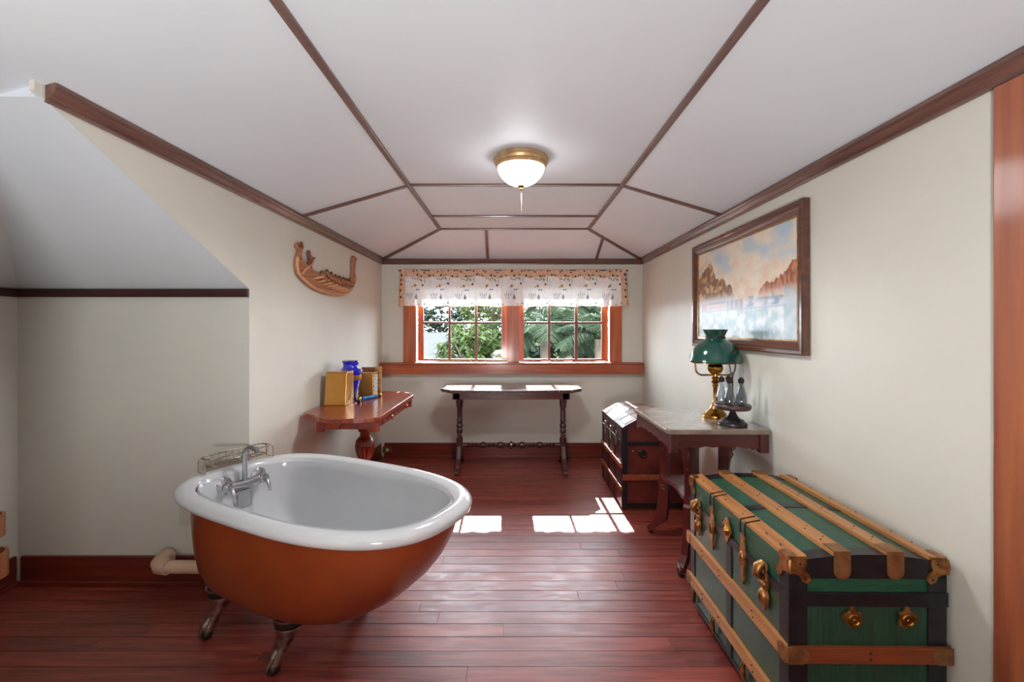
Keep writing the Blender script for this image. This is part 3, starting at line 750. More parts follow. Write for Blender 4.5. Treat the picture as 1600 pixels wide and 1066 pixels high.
for X in (-0.492, 0.478):
    s = -1 if X < 0 else 1
    MB().box(X - 0.03, X + 0.03, CY0 + 0.05, CY1 - 0.05, CZ - 0.092, CZ - 0.033).build('end_rail', M['walnut'], CT, bevel=0.003)
    MB().prism([(0, 0.68), (s * 0.055, 0.68), (s * 0.05, 0.66), (s * 0.03, 0.645), (s * 0.035, 0.62), (s * 0.02, 0.59), (0, 0.57)], lambda a, b_, t: (X + a, CYM + t, b_), -0.015, 0.015).build('bracket', M['walnut'], CT, bevel=0.002)
    prof = [(0.026, 0.68), (0.026, 0.57), (0.02, 0.565), (0.020, 0.46), (0.024, 0.45), (0.018, 0.44), (0.024, 0.43), (0.019, 0.42), (0.026, 0.405), (0.026, 0.385), (0.018, 0.375), (0.024, 0.36), (0.024, 0.335), (0.017, 0.325), (0.022, 0.31), (0.016, 0.30), (0.026, 0.285), (0.026, 0.13)]
    MB().lathe([(r * 1.2, z) for r, z in prof], (X, CYM, 0), 16).build('column', M['walnut'], CT, smooth=30)
    for d in (-1, 1):
        o = [(0.0, 0.245), (0.03, 0.24), (0.055, 0.215), (0.07, 0.17), (0.10, 0.11), (0.15, 0.065), (0.19, 0.048), (0.235, 0.04), (0.25, 0.022), (0.245, 0.0), (0.21, 0.0), (0.19, 0.018), (0.14, 0.03), (0.08, 0.07), (0.04, 0.11), (0.0, 0.125)]
        MB().prism(o, lambda a, b_, t: (X + t, CYM + d * (a + 0.0), b_), -0.02, 0.02).build('foot', M['walnut'], CT, bevel=0.005)
# turned stretcher
L_ = 0.97 - 0.05
prof = [(0.022, 0.0), (0.022, 0.05)]
beads = [('s', 0.03)] * 3 + [('l', 0.085)] + [('s', 0.03)] * 2 + [('l', 0.10)] + [('s', 0.028)]
half = []
t = 0.05
for kd, w in beads:
    R = 0.026 if kd == 's' else 0.032
    half += [(0.012, t), (R * 0.75, t + w * 0.25), (R, t + w * 0.5), (R * 0.75, t + w * 0.75), (0.012, t + w)]
    t += w + 0.004
full = prof + half
mid = L_ / 2
full = [(r, z * mid / (t + 0.015)) for r, z in full]
full += [(0.034, mid - 0.010), (0.034, mid + 0.010)]
full += [(r, 2 * mid - z) for r, z in reversed(full[:-2])]
MB().lathe_ab(full, (-0.467, CYM, 0.215), (0.453, CYM, 0.215), 12).build('stretcher', M['walnut'], CT, smooth=40)

# ---------------------------------------------------------------- green trunk
GW, GL = 0.462, 0.77
GX, GY = 1.070, 1.367 + GL / 2
gt = thing('steamer_trunk', 'green steamer trunk with oak slats and brass hardware', 'trunk', (GX, GY, 0), math.radians(-0.6), local=True)
hw, hl = GW / 2, GL / 2
for x in (-hw + 0.05, hw - 0.05):
    for y in (-hl + 0.06, hl - 0.06):
        MB().lathe([(0.018, 0.0), (0.020, 0.004), (0.020, 0.030), (0.012, 0.036)], (x, y, 0), 12).build('caster', M['iron'], gt, smooth=40)
MB().box(-hw, hw, -hl, hl, 0.034, 0.495).build('body', M['canvasside'], gt, bevel=0.006)
LZ0, LZE, LZM = 0.497, 0.598, 0.622
def camb(x): return LZE + (LZM - LZE) * (1 - (x / hw) ** 2)
top = [(hw * (-1 + 2 * i / 14), camb(hw * (-1 + 2 * i / 14))) for i in range(15)]
MB().prism([(-hw, LZ0), (hw, LZ0)] + list(reversed(top)), lambda a, b_, t: (a, t, b_), -hl, hl).build('lid', M['canvas'], gt, smooth=30)
def band(mb, name='edge_band', m='trunkblack'): return mb.build(name, M[m], gt, bevel=0.0015)
e = 0.004
for sy in (-1, 1):                    # end-face edging
    y0, y1 = sorted((sy * hl, sy * (hl + e)))
    band(MB().box(-hw - e, -hw + 0.052, y0, y1, 0.036, 0.585)); band(MB().box(hw - 0.052, hw + e, y0, y1, 0.036, 0.585))
    band(MB().box(-hw + 0.052, hw - 0.052, y0, y1, 0.036, 0.075))
    band(MB().box(-hw - 0.006, hw + 0.006, *sorted((sy * hl, sy * (hl + e + 0.003))), 0.470, 0.512), 'lid_band')
    arc = [(hw * (-1 + 2 * i / 14), camb(hw * (-1 + 2 * i / 14)) + 0.003) for i in range(15)]
    MB().prism([(-hw, 0.553), (hw, 0.553)] + list(reversed(arc)), lambda a, b_, t: (a, t, b_), sy * hl, sy * (hl + e)).build('edge_band', M['trunkblack'], gt)
for sx in (-1, 1):                    # side-face edging
    def bx(a, b_): return sorted((sx * (hw), sx * (hw + e)))
    x0, x1 = bx(0, 0)
    band(MB().box(x0, x1, -hl, -hl + 0.048, 0.036, 0.595)); band(MB().box(x0, x1, hl - 0.048, hl, 0.036, 0.595))
    band(MB().box(x0, x1, -0.022, 0.022, 0.036, 0.47))
    band(MB().box(*sorted((sx * hw, sx * (hw + 0.006))), -hl, hl, 0.478, 0.508), 'lid_band')
    band(MB().box(x0, x1, -hl + 0.048, hl - 0.048, 0.036, 0.05))
# bands across the top
for y0, y1 in ((-hl, -hl + 0.045), (-0.02, 0.02), (hl - 0.045, hl)):
    arc = [(hw * (-1 + 2 * i / 14)) for i in range(15)]
    mb = MB()
    mb.rings([[(x, y0, camb(x) + 0.002), (x, y1, camb(x) + 0.002), (x, y1, camb(x) - 0.004), (x, y0, camb(x) - 0.004)] for x in arc], True, True)
    mb.build('top_band', M['trunkblack'], gt, smooth=30)
# oak slats on the lid
xs_ = (-hw + 0.026, -0.078, 0.080, hw - 0.026)
for i, x in enumerate(xs_):
    z = camb(x)
    tilt = -(LZM - LZE) * 2 * x / hw / hw
    w = 0.024
    o = MB().add([(x + sx * w, y, z + tilt * sx * w + dz) for y in (-hl - 0.004, hl + 0.004) for sx, dz in ((-1, -0.002), (1, -0.002), (1, 0.015), (-1, 0.015))],
                 [(0, 1, 2, 3), (7, 6, 5, 4), (0, 4, 5, 1), (1, 5, 6, 2), (2, 6, 7, 3), (3, 7, 4, 0)]).build('lid_slat', M['slat'], gt, bevel=0.003)
    for y in (-0.3, -0.22, -0.06, 0.08, 0.2, 0.3):
        for q in (-0.01, 0.01):
            MB().lathe([(0.0028, 0), (0.0028, 0.0016), (0.001, 0.0022)], (x + q, y + q, z + 0.0148), 6).build('nail', M['iron'], o)
    if i in (1, 2):
        for sy in (-1, 1):
            y0 = sy * (hl + 0.0045)
            pts = [(-w - 0.001, 0.016), (w + 0.001, 0.016), (w + 0.001, -0.045)] + [((w + 0.001) * math.cos(a), -0.045 - 0.022 * math.sin(a)) for a in [PI * q / 8 for q in range(1, 8)]] + [(-w - 0.001, -0.045)]
            cp = MB().prism(pts, lambda a, b_, t: (x + a, y0 + sy * t, z + b_), 0.0, 0.004).build('slat_cap', M['capmetal'], o, bevel=0.001)
            MB().box(x - w - 0.001, x + w + 0.001, *sorted((y0 + sy * 0.004, y0 - sy * 0.05)), z + 0.0145, z + 0.0175).build('slat_cap', M['capmetal'], o, bevel=0.001)
# side and end slats with metal caps
for z0, z1 in ((0.304, 0.352), (0.118, 0.164)):
    for sx in (-1, 1):
        x0, x1 = sorted((sx * hw, sx * (hw + (0.016 if sx < 0 else 0.010))))
        o = MB().box(x0, x1, -hl - 0.012, hl + 0.012, z0, z1).build('side_slat', M['slat'], gt, bevel=0.002)
        if sx < 0:
            for y in (-hl - 0.012, hl - 0.034):
                MB().prism([(0, z0 - 0.001), (0.03, z0 - 0.001), (0.044, (z0 + z1) / 2 - 0.012), (0.046, (z0 + z1) / 2), (0.044, (z0 + z1) / 2 + 0.012), (0.03, z1 + 0.001), (0, z1 + 0.001)] if y < 0 else
                           [(0.046, z0 - 0.001), (0.016, z0 - 0.001), (0.002, (z0 + z1) / 2 - 0.012), (0, (z0 + z1) / 2), (0.002, (z0 + z1) / 2 + 0.012), (0.016, z1 + 0.001), (0.046, z1 + 0.001)],
                           lambda a, b_, t: (-hw - 0.016 - t, y + a, b_), 0.0, 0.002).build('slat_cap', M['oldbrass'], o)
            for y in (-0.2, 0.06, 0.22):
                for q in (-0.009, 0.009):
                    MB().ball((-hw - 0.0165, y + q * 0.4, (z0 + z1) / 2 + q), 0.003, 6).build('nail', M['iron'], o)
    for sy in (-1, 1):
        y0, y1 = sorted((sy * hl, sy * (hl + 0.015)))
        o = MB().box(-hw - 0.012, hw + 0.012, y0, y1, z0, z1).build('end_slat', M['slatx'], gt, bevel=0.002)
        for x, d in ((-hw - 0.013, 1), (hw + 0.013, -1)):
            zc = (z0 + z1) / 2
            MB().prism([(x, z0 - 0.001), (x + d * 0.045, z0 - 0.001), (x + d * 0.06, z0 + 0.012), (x + d * 0.064, zc), (x + d * 0.06, z1 - 0.012), (x + d * 0.045, z1 + 0.001), (x, z1 + 0.001)],
                       lambda a, b_, t: (a, sy * (hl + 0.015 + t), b_), 0.0, 0.002).build('slat_cap', M['capmetal'], o)
        for q in (-0.009, 0.009):
            MB().ball((0.0, sy * (hl + 0.0155), (z0 + z1) / 2 + q), 0.004, 6).build('nail', M['iron'], o)
# corner brackets on the lid
def corner(sx, sy):
    cx, cy, cz = sx * (hw + 0.003), sy * (hl + 0.004), camb(hw * 0.98)
    mb = MB()
    P = lambda a, b_, c: (cx - sx * a, cy - sy * b_, cz + c)
    # lobes on end face, side face and top, round edge
    def lobe(pts, fn, t0, t1): mb.prism(pts, fn, t0, t1)
    end = [(0, 0.012), (0.048, 0.016), (0.05, 0.0), (0.044, -0.02), (0.058, -0.034), (0.062, -0.05), (0.05, -0.06), (0.036, -0.052), (0.028, -0.036), (0.012, -0.03), (0, -0.032)]
    lobe(end, lambda a, b_, t: P(a, -t, b_), 0.0, 0.005)
    lobe(end, lambda a, b_, t: P(-t, a, b_), 0.0, 0.005)
    lobe([(0, 0), (0.05, 0), (0.05, 0.02), (0.03, 0.03), (0.02, 0.05), (0, 0.05)], lambda a, b_, t: P(a, b_, t), 0.012, 0.019)
    mb.tube([P(0.002, -0.002, -0.03), P(0.0, 0.0, -0.01), P(0.003, 0.003, 0.010)], [0.006, 0.009, 0.010], 10)
    o = mb.build('corner_bracket', M['oldbrass'], gt, smooth=30)
    for a, c in ((0.045, -0.046), (0.03, 0.0)):
        MB().ball(P(a, -0.005, c), 0.0035, 6).build('rivet', M['iron'], o)
for sx in (-1, 1):
    for sy in (-1, 1): corner(sx, sy)
# hardware on the long face
FX = -hw - 0.006
def hx(y, z, d): return (FX - d, y, z)
def clasp(y):
    r = MB().prism([(0.0, 0.155), (0.014, 0.150), (0.018, 0.132), (0.012, 0.118), (0.022, 0.10), (0.024, 0.08), (0.016, 0.066), (0.024, 0.045), (0.022, 0.022), (0.010, 0.010), (0.006, -0.004), (-0.006, -0.004), (-0.010, 0.010), (-0.022, 0.022), (-0.024, 0.045), (-0.016, 0.066), (-0.024, 0.08), (-0.022, 0.10), (-0.012, 0.118), (-0.018, 0.132), (-0.014, 0.150)],
                   lambda a, b_, t: hx(y + a, 0.384 + b_, t), -0.002, 0.006).build('clasp', M['oldbrass'], gt, bevel=0.0015)
    MB().tube([hx(y, 0.535, 0.004), hx(y, 0.522, 0.022), hx(y, 0.500, 0.026), hx(y, 0.486, 0.010)], [0.012, 0.016, 0.015, 0.010], 10).build('loop', M['oldbrass'], r, smooth=50)
    for q in (-0.009, 0.009):
        MB().ball(hx(y + q, 0.468, 0.007), 0.010, 10).build('boss', M['oldbrass'], r, smooth=50)
    MB().ball(hx(y, 0.424, 0.004), 0.019, 12, sz=1.5).build('shell', M['oldbrass'], r, smooth=50)
def hasp(y):
    r = MB().prism([(0, 0.10), (0.012, 0.095), (0.013, 0.082), (0.008, 0.07), (0.014, 0.05), (0.018, 0.02), (0.014, -0.02), (0.008, -0.05), (0.011, -0.065), (0.008, -0.08), (0, -0.085), (-0.008, -0.08), (-0.011, -0.065), (-0.008, -0.05), (-0.014, -0.02), (-0.018, 0.02), (-0.014, 0.05), (-0.008, 0.07), (-0.013, 0.082), (-0.012, 0.095)],
                   lambda a, b_, t: hx(y + a, 0.468 + b_, t), -0.002, 0.007).build('hasp', M['oldbrass'], gt, bevel=0.002)
    MB().ball(hx(y, 0.478, 0.005), 0.013, 10, sz=2.2).build('ridge', M['oldbrass'], r, smooth=50)
    MB().tube([hx(y - 0.017, 0.565, 0.003), hx(y - 0.017, 0.588, 0.004), hx(y - 0.017, 0.612, 0.002), (FX + 0.05, y - 0.017, 0.622)], 0.003, 6).build('strap_wire', M['iron'], r)
    MB().tube([hx(y + 0.017, 0.565, 0.003), hx(y + 0.017, 0.588, 0.004), hx(y + 0.017, 0.612, 0.002), (FX + 0.05, y + 0.017, 0.622)], 0.003, 6).build('strap_wire', M['iron'], r)
for y in (-hl + 0.125, -hl + 0.665): clasp(y)
for y in (-hl + 0.265, -hl + 0.52): hasp(y)
yl = -hl + 0.39
fr = (Vector((0, 1, 0)), Vector((0, 0, 1)), Vector((-1, 0, 0)))
lk = MB().prism([(0.030 * math.cos(a) * (1 + 0.18 * math.cos(4 * a)), 0.043 * math.sin(a) * (1 + 0.1 * math.cos(4 * a))) for a in [2 * PI * i / 32 for i in range(32)]], lambda a, b_, t: hx(yl + a, 0.527 + b_, t), -0.002, 0.005).build('lock_plate', M['oldbrass'], gt, bevel=0.001)
MB().lathe([(0.024, 0.004), (0.022, 0.010), (0.017, 0.008), (0.015, 0.012), (0.011, 0.010), (0.009, 0.014), (0.004, 0.013)], (FX, yl, 0.527), 24, fr).build('lock_boss', M['brass'], lk, smooth=40)
for y in (-hl + 0.25, -hl + 0.50, -hl + 0.71):
    MB().tube([hx(y, 0.118, 0.004), hx(y, 0.10, 0.012), hx(y, 0.075, 0.010), hx(y, 0.05, 0.005)], [0.007, 0.009, 0.010, 0.006], 8).build('lower_clasp', M['oldbrass'], gt, smooth=50)
# handle mounts on the end facing the camera
for sy in (-1, 1):
    for x, d in ((-0.047, 1), (0.112, -1)):
        yv = sy * (hl + 0.002)
        pts = [(-d * 0.036, 0.002), (-d * 0.026, 0.016), (-d * 0.012, 0.02), (-d * 0.006, 0.036), (d * 0.004, 0.036), (d * 0.008, 0.022), (d * 0.024, 0.018), (d * 0.024, -0.02), (d * 0.006, -0.028), (-d * 0.014, -0.022), (-d * 0.026, -0.010)]
        r = MB().prism(pts, lambda a, b_, t: (x + a, yv + sy * t, 0.437 + b_), 0.0, 0.010).build('handle_mount', M['oldbrass'], gt, bevel=0.003)
        MB().tube([(x + 0.015 * math.cos(a), yv + sy * 0.012, 0.434 + 0.015 * math.sin(a)) for a in [2 * PI * q / 14 for q in range(14)]], 0.004, 6, True).build('scroll', M['brass'], r, smooth=50)
        MB().ball((x, yv + sy * 0.010, 0.434), 0.007, 8).build('boss', M['brass'], r, smooth=50)

# ---------------------------------------------------------------- old brown trunk
BX0, BX1, BY0, BY1 = 0.795, 1.285, 3.28, 3.99
bt = thing('domed_trunk', 'old red brown domed trunk in the far right corner', 'trunk', ((BX0 + BX1) / 2, (BY0 + BY1) / 2, 0))
MB().box(BX0, BX1, BY0, BY1, 0.012, 0.468).build('body', M['oldtrunk'], bt, bevel=0.006)
MB().box(BX0 + 0.01, BX1 - 0.01, BY0 + 0.01, BY1 - 0.01, 0.0, 0.012).build('bottom_board', M['oldslat'], bt)
lidp = [(BX0, 0.47), (BX0, 0.590), (BX0 + 0.022, 0.605), (BX0 + 0.10, 0.648), (BX0 + 0.17, 0.668), (BX1 - 0.17, 0.668), (BX1 - 0.10, 0.648), (BX1 - 0.022, 0.605), (BX1, 0.590), (BX1, 0.47)]
MB().prism(lidp, lambda a, b_, t: (a, t, b_), BY0, BY1).build('lid', M['oldtrunk'], bt, bevel=0.003)
lt_ = lidp[1:-1]
# pale worn leather panels on the lid, each between two iron straps
for i in range(len(lt_) - 1):
    (x0, z0), (x1, z1) = lt_[i], lt_[i + 1]
    if abs(x1 - x0) < 0.03: continue
    nrm = Vector((-(z1 - z0), 0, x1 - x0)).normalized() * 0.003
    for k in range(4):
        ya = BY0 + 0.02 + k * (BY1 - BY0 - 0.04) / 4 + 0.012; yb = BY0 + 0.02 + (k + 1) * (BY1 - BY0 - 0.04) / 4 - 0.012
        a, b_ = 0.06, 0.94
        q = [Vector((x0 + (x1 - x0) * t, y, z0 + (z1 - z0) * t)) for t, y in ((a, ya), (b_, ya), (b_, yb), (a, yb))]
        MB().add(q + [p + nrm for p in q], [(0, 1, 2, 3), (7, 6, 5, 4), (0, 4, 5, 1), (1, 5, 6, 2), (2, 6, 7, 3), (3, 7, 4, 0)]).build('lid_panel', M['oldlid'], bt, bevel=0.001)
def tb(mb, nm='iron_band', m='trunkblack'): mb.build(nm, M[m], bt, bevel=0.001)
for y in (BY0, BY1):
    s = -1 if y == BY0 else 1
    y0, y1 = sorted((y, y + s * 0.005))
    tb(MB().box(BX0 - 0.004, BX0 + 0.035, y0, y1, 0.012, 0.585)); tb(MB().box(BX1 - 0.035, BX1 + 0.004, y0, y1, 0.012, 0.585))
    tb(MB().box(BX0 + 0.035, BX1 - 0.035, y0, y1, 0.465, 0.490)); tb(MB().box(BX0 + 0.035, BX1 - 0.035, y0, y1, 0.012, 0.05))
    MB().box(BX0, BX1, *sorted((y, y + s * 0.014)), 0.215, 0.255).build('end_slat', M['oldslat'], bt, bevel=0.003)
    hr = MB().lathe([(0.030, 0), (0.026, 0.006), (0.012, 0.010)], (BX0 + 0.145, y, 0.405), 14, (Vector((1, 0, 0)), Vector((0, 0, 1)), Vector((0, s, 0)))).build('handle_plate', M['iron'], bt, smooth=40)
    MB().tube([(BX0 + 0.145 + 0.022 * math.cos(a), y + s * 0.012, 0.405 + 0.022 * math.sin(a)) for a in [2 * PI * q / 14 for q in range(14)]], 0.005, 6, True).build('ring', M['iron'], hr, smooth=50)
    MB().ball((BX0 + 0.075, y + s * 0.004, 0.425), 0.008, 8).build('rivet', M['brass'], bt, smooth=50)
for z in (0.30, 0.135):
    MB().box(BX0 - 0.014, BX0, BY0 - 0.01, BY1 + 0.01, z, z + 0.035).build('side_slat', M['oldslat'], bt, bevel=0.003)
for k in range(4):
    y = BY0 + 0.02 + (BY1 - BY0 - 0.04) * k / 3
    tb(MB().box(BX0 - 0.005, BX0, y - 0.016, y + 0.016, 0.012, 0.585))
tb(MB().box(BX0 - 0.006, BX0, BY0, BY1, 0.462, 0.492)); tb(MB().box(BX0 - 0.006, BX0, BY0, BY1, 0.57, 0.594))
for k, y in enumerate((BY0 + 0.16, (BY0 + BY1) / 2, BY1 - 0.16)):
    MB().prism(rrect(0.018, 0.055, 0.012), lambda a, b_, t: (BX0 - 0.006 - t, y + a, 0.48 + b_), 0, 0.006).build('latch', M['nickel'], bt, bevel=0.001)

# ---------------------------------------------------------------- marble topped table
MX0, MX1, MY0, MY1, MZ = 0.79, 1.316, 2.312, 2.965, 0.79
mt = thing('marble_top_table', 'carved cherry parlour table with brown marble top beside green trunk', 'table', ((MX0 + MX1) / 2, 2.655, 0))
c_ = 0.0
MB().prism([(MX0 + 0.02, MY0), (MX1, MY0), (MX1, MY1), (MX0 + 0.02, MY1), (MX0, MY1 - 0.02), (MX0, MY0 + 0.02)], lambda a, b_, t: (a, b_, t), MZ - 0.026, MZ).build('marble_top', M['marble'], mt, bevel=0.006)
def scal(L):   # scalloped lower edge of an apron, from 0 to L
    pts = [(0, 0.0), (L, 0.0), (L, -0.088), (L * 0.95, -0.088), (L * 0.92, -0.080), (L * 0.88, -0.084), (L * 0.84, -0.072)]
    n = 7
    for i in range(n + 1):
        u = L * (0.80 - 0.60 * i / n)
        pts.append((u, -0.070 + (0.006 if i % 2 else -0.002) - 0.01 * abs(i - n / 2) / n))
    pts += [(L * 0.16, -0.072), (L * 0.12, -0.084), (L * 0.08, -0.080), (L * 0.05, -0.088), (0, -0.088)]
    return pts
AZ = MZ - 0.0265
MB().prism(scal(MX1 - MX0 - 0.05), lambda a, b_, t: (MX0 + 0.03 + a, MY0 + 0.028 + t, AZ + b_), 0, 0.02).build('apron', M['cherryx'], mt, bevel=0.002)
MB().prism(scal(MX1 - MX0 - 0.05), lambda a, b_, t: (MX0 + 0.03 + a, MY1 - 0.048 + t, AZ + b_), 0, 0.02).build('apron', M['cherryx'], mt, bevel=0.002)
MB().prism(scal(MY1 - MY0 - 0.06), lambda a, b_, t: (MX0 + 0.022 + t, MY0 + 0.03 + a, AZ + b_), 0, 0.02).build('apron', M['cherryx'], mt, bevel=0.002)
MB().prism(scal(MY1 - MY0 - 0.06), lambda a, b_, t: (MX1 - 0.035 + t, MY0 + 0.03 + a, AZ + b_), 0, 0.02).build('apron', M['cherryx'], mt, bevel=0.002)
for x in (MX0 + 0.018, MX1 - 0.045):
    for y in (MY0 + 0.016, MY1 - 0.056):
        MB().box(x, x + 0.044, y, y + 0.04, AZ - 0.098, AZ).build('corner_block', M['cherry'], mt, bevel=0.004)
LXs, LYs = (0.955, 1.150), (2.455, 2.860)
for x in LXs:
    for y in LYs:
        sx = -1 if x == LXs[0] else 1; sy = -1 if y == LYs[0] else 1
        dx, dy = sx * 0.75, sy * 0.66
        o = [(-0.030, AZ), (0.060, AZ), (0.055, 0.69), (0.044, 0.675), (0.048, 0.66), (0.034, 0.645), (0.038, 0.625), (0.026, 0.60), (0.018, 0.54), (0.018, 0.42), (0.022, 0.36), (0.034, 0.345), (0.028, 0.325), (0.030, 0.25),
             (0.040, 0.17), (0.058, 0.10), (0.082, 0.065), (0.098, 0.055), (0.104, 0.036), (0.096, 0.016), (0.078, 0.014), (0.062, 0.022), (0.045, 0.046), (0.02, 0.070), (-0.016, 0.10), (-0.030, 0.18), (-0.034, 0.40)]
        lg = MB().prism(o, lambda a, b_, t: (x + dx * a - dy * t, y + dy * a + dx * t, b_), -0.019, 0.019).build('leg', M['cherry'], mt, bevel=0.003)
        MB().lathe([(0.013, 0.0), (0.016, 0.004), (0.016, 0.012), (0.009, 0.018)], (x + dx * 0.085, y + dy * 0.085, 0), 12).build('caster', M['iron'], lg, smooth=40)
        MB().ball((x + dx * 0.094, y + dy * 0.094, 0.037), 0.021, 12).build('scroll_toe', M['cherry'], lg, smooth=50)
        MB().lathe([(0.020, 0.30), (0.023, 0.305), (0.020, 0.315), (0.023, 0.325), (0.020, 0.33)], (x, y, 0), 14).build('turned_ring', M['cherry'], lg, smooth=40)
        MB().lathe([(0.018, 0.54), (0.022, 0.55), (0.018, 0.56), (0.021, 0.57), (0.018, 0.58), (0.022, 0.60), (0.018, 0.61)], (x, y, 0), 14).build('turned_ring', M['cherry'], lg, smooth=40)
sh = []
for i in range(48):   # concave sided shelf
    a = 2 * PI * i / 48
    r = 1 + 0.16 * math.cos(4 * a - PI)
    sh.append((1.0525 + 0.125 * r * 1.0 * math.copysign(abs(math.cos(a)) ** 0.7, math.cos(a)), 2.6575 + 0.225 * r * math.copysign(abs(math.sin(a)) ** 0.7, math.sin(a))))
MB().prism(sh, lambda a, b_, t: (a, b_, t), 0.375, 0.393).build('shelf', M['cherryx'], mt, bevel=0.003)

# ---------------------------------------------------------------- brass lamp with green shade
LPX, LPY = 1.182, 2.645
lp = thing('oil_lamp', 'brass student lamp with green glass shade on marble table', 'lamp', (LPX, LPY, MZ))
LC = (LPX, LPY, 0)
MB().lathe([(0.073, MZ), (0.075, MZ + 0.006), (0.072, MZ + 0.016), (0.060, MZ + 0.022), (0.052, MZ + 0.034), (0.036, MZ + 0.046), (0.026, MZ + 0.06), (0.020, MZ + 0.075), (0.022, MZ + 0.08)], LC, 32).build('base', M['brass'], lp, smooth=40)
MB().lathe([(0.015, MZ + 0.08), (0.017, MZ + 0.085), (0.012, MZ + 0.095), (0.012, MZ + 0.175), (0.018, MZ + 0.185), (0.012, MZ + 0.192), (0.024, MZ + 0.205), (0.014, MZ + 0.216), (0.022, MZ + 0.228), (0.013, MZ + 0.238), (0.013, MZ + 0.25)], LC, 24).build('stem', M['brass'], lp, smooth=40)
MB().lathe([(0.020, MZ + 0.25), (0.034, MZ + 0.262), (0.042, MZ + 0.28), (0.040, MZ + 0.30), (0.030, MZ + 0.312), (0.033, MZ + 0.318), (0.028, MZ + 0.345), (0.022, MZ + 0.36)], LC, 24, mod=lambda a, z: 1 + 0.05 * math.cos(10 * a)).build('burner', M['brass'], lp, smooth=40)
for s in (-1, 1):
    pts = [(LPX + s * 0.012, LPY, MZ + 0.246), (LPX + s * 0.05, LPY, MZ + 0.245)]
    for k in range(7):
        a = -PI / 2 + k * PI / 2 / 6
        pts.append((LPX + s * (0.075 + 0.040 * math.cos(a)), LPY, MZ + 0.285 + 0.040 * math.sin(a)))
    pts.append((LPX + s * 0.118, LPY, MZ + 0.322))
    MB().tube(pts, 0.0055, 8).build('arm', M['brass'], lp, smooth=50)
MB().tube([(LPX + 0.138 * math.cos(a), LPY + 0.138 * math.sin(a), MZ + 0.320) for a in [2 * PI * i / 40 for i in range(40)]], 0.004, 6, True).build('shade_ring', M['brass'], lp, smooth=50)
prof = [(0.143, 1.112), (0.145, 1.116), (0.141, 1.122), (0.137, 1.145), (0.128, 1.172), (0.114, 1.197), (0.094, 1.219), (0.070, 1.235), (0.056, 1.243), (0.051, 1.25), (0.051, 1.262), (0.055, 1.272), (0.070, 1.300)]
inner_ = [(max(r - 0.004, 0.01), z - 0.001) for r, z in reversed(prof)]
sd = MB().lathe(prof + inner_ + [prof[0]], LC, 48, cap=False).build('shade', M['greenglass'], lp, smooth=50)
MB().lathe([(0.0515, 1.246), (0.054, 1.248), (0.054, 1.258), (0.0515, 1.260)], LC, 32, cap=False).build('neck_band', M['iron'], sd)

# cruet stand with bottles
KX, KY = 1.172, 2.42
cr = thing('cruet_stand', 'dark pewter cruet stand holding glass bottles on marble table', 'stand', (KX, KY, MZ))
KC = (KX, KY, 0)
MB().lathe([(0.070, MZ), (0.073, MZ + 0.005), (0.072, MZ + 0.016), (0.060, MZ + 0.024), (0.055, MZ + 0.032), (0.036, MZ + 0.04), (0.024, MZ + 0.055), (0.015, MZ + 0.075), (0.012, MZ + 0.09)], KC, 32).build('base', M['pewter'], cr, smooth=40)
ZT_ = MZ + 0.118
MB().lathe([(0.012, MZ + 0.085), (0.086, MZ + 0.088), (0.092, MZ + 0.096), (0.092, MZ + 0.108), (0.088, ZT_ - 0.004), (0.086, ZT_ - 0.006)], KC, 40).build('tray', M['pewterwood'], cr, smooth=40)
MB().tube([(KX, KY, ZT_ - 0.01), (KX, KY, ZT_ + 0.13)], 0.0055, 10).build('centre_rod', M['pewter'], cr, smooth=50)
hp = [(KX + 0.001, KY, ZT_ + 0.125), (KX - 0.010, KY, ZT_ + 0.17), (KX - 0.014, KY, ZT_ + 0.195)] + [(KX + 0.016 * math.cos(a), KY, ZT_ + 0.205 + 0.012 * math.sin(a)) for a in [PI - PI * q / 8 for q in range(9)]] + [(KX + 0.014, KY, ZT_ + 0.195), (KX + 0.010, KY, ZT_ + 0.17), (KX - 0.001, KY, ZT_ + 0.125)]
MB().tube(hp, 0.0035, 8).build('handle', M['pewter'], cr, smooth=50)
bl = [(230, 'cap', 'clear glass cruet bottle with dark cap, front left in the stand'), (295, 'cap', 'clear glass cruet bottle with dark cap, front right in the stand'),
      (10, 'stop', 'tall clear cruet bottle with a pointed glass stopper'), (85, 'cap', 'clear capped cruet bottle at the back of the stand'), (160, 'cap', 'clear capped cruet bottle nearest the brass lamp')]
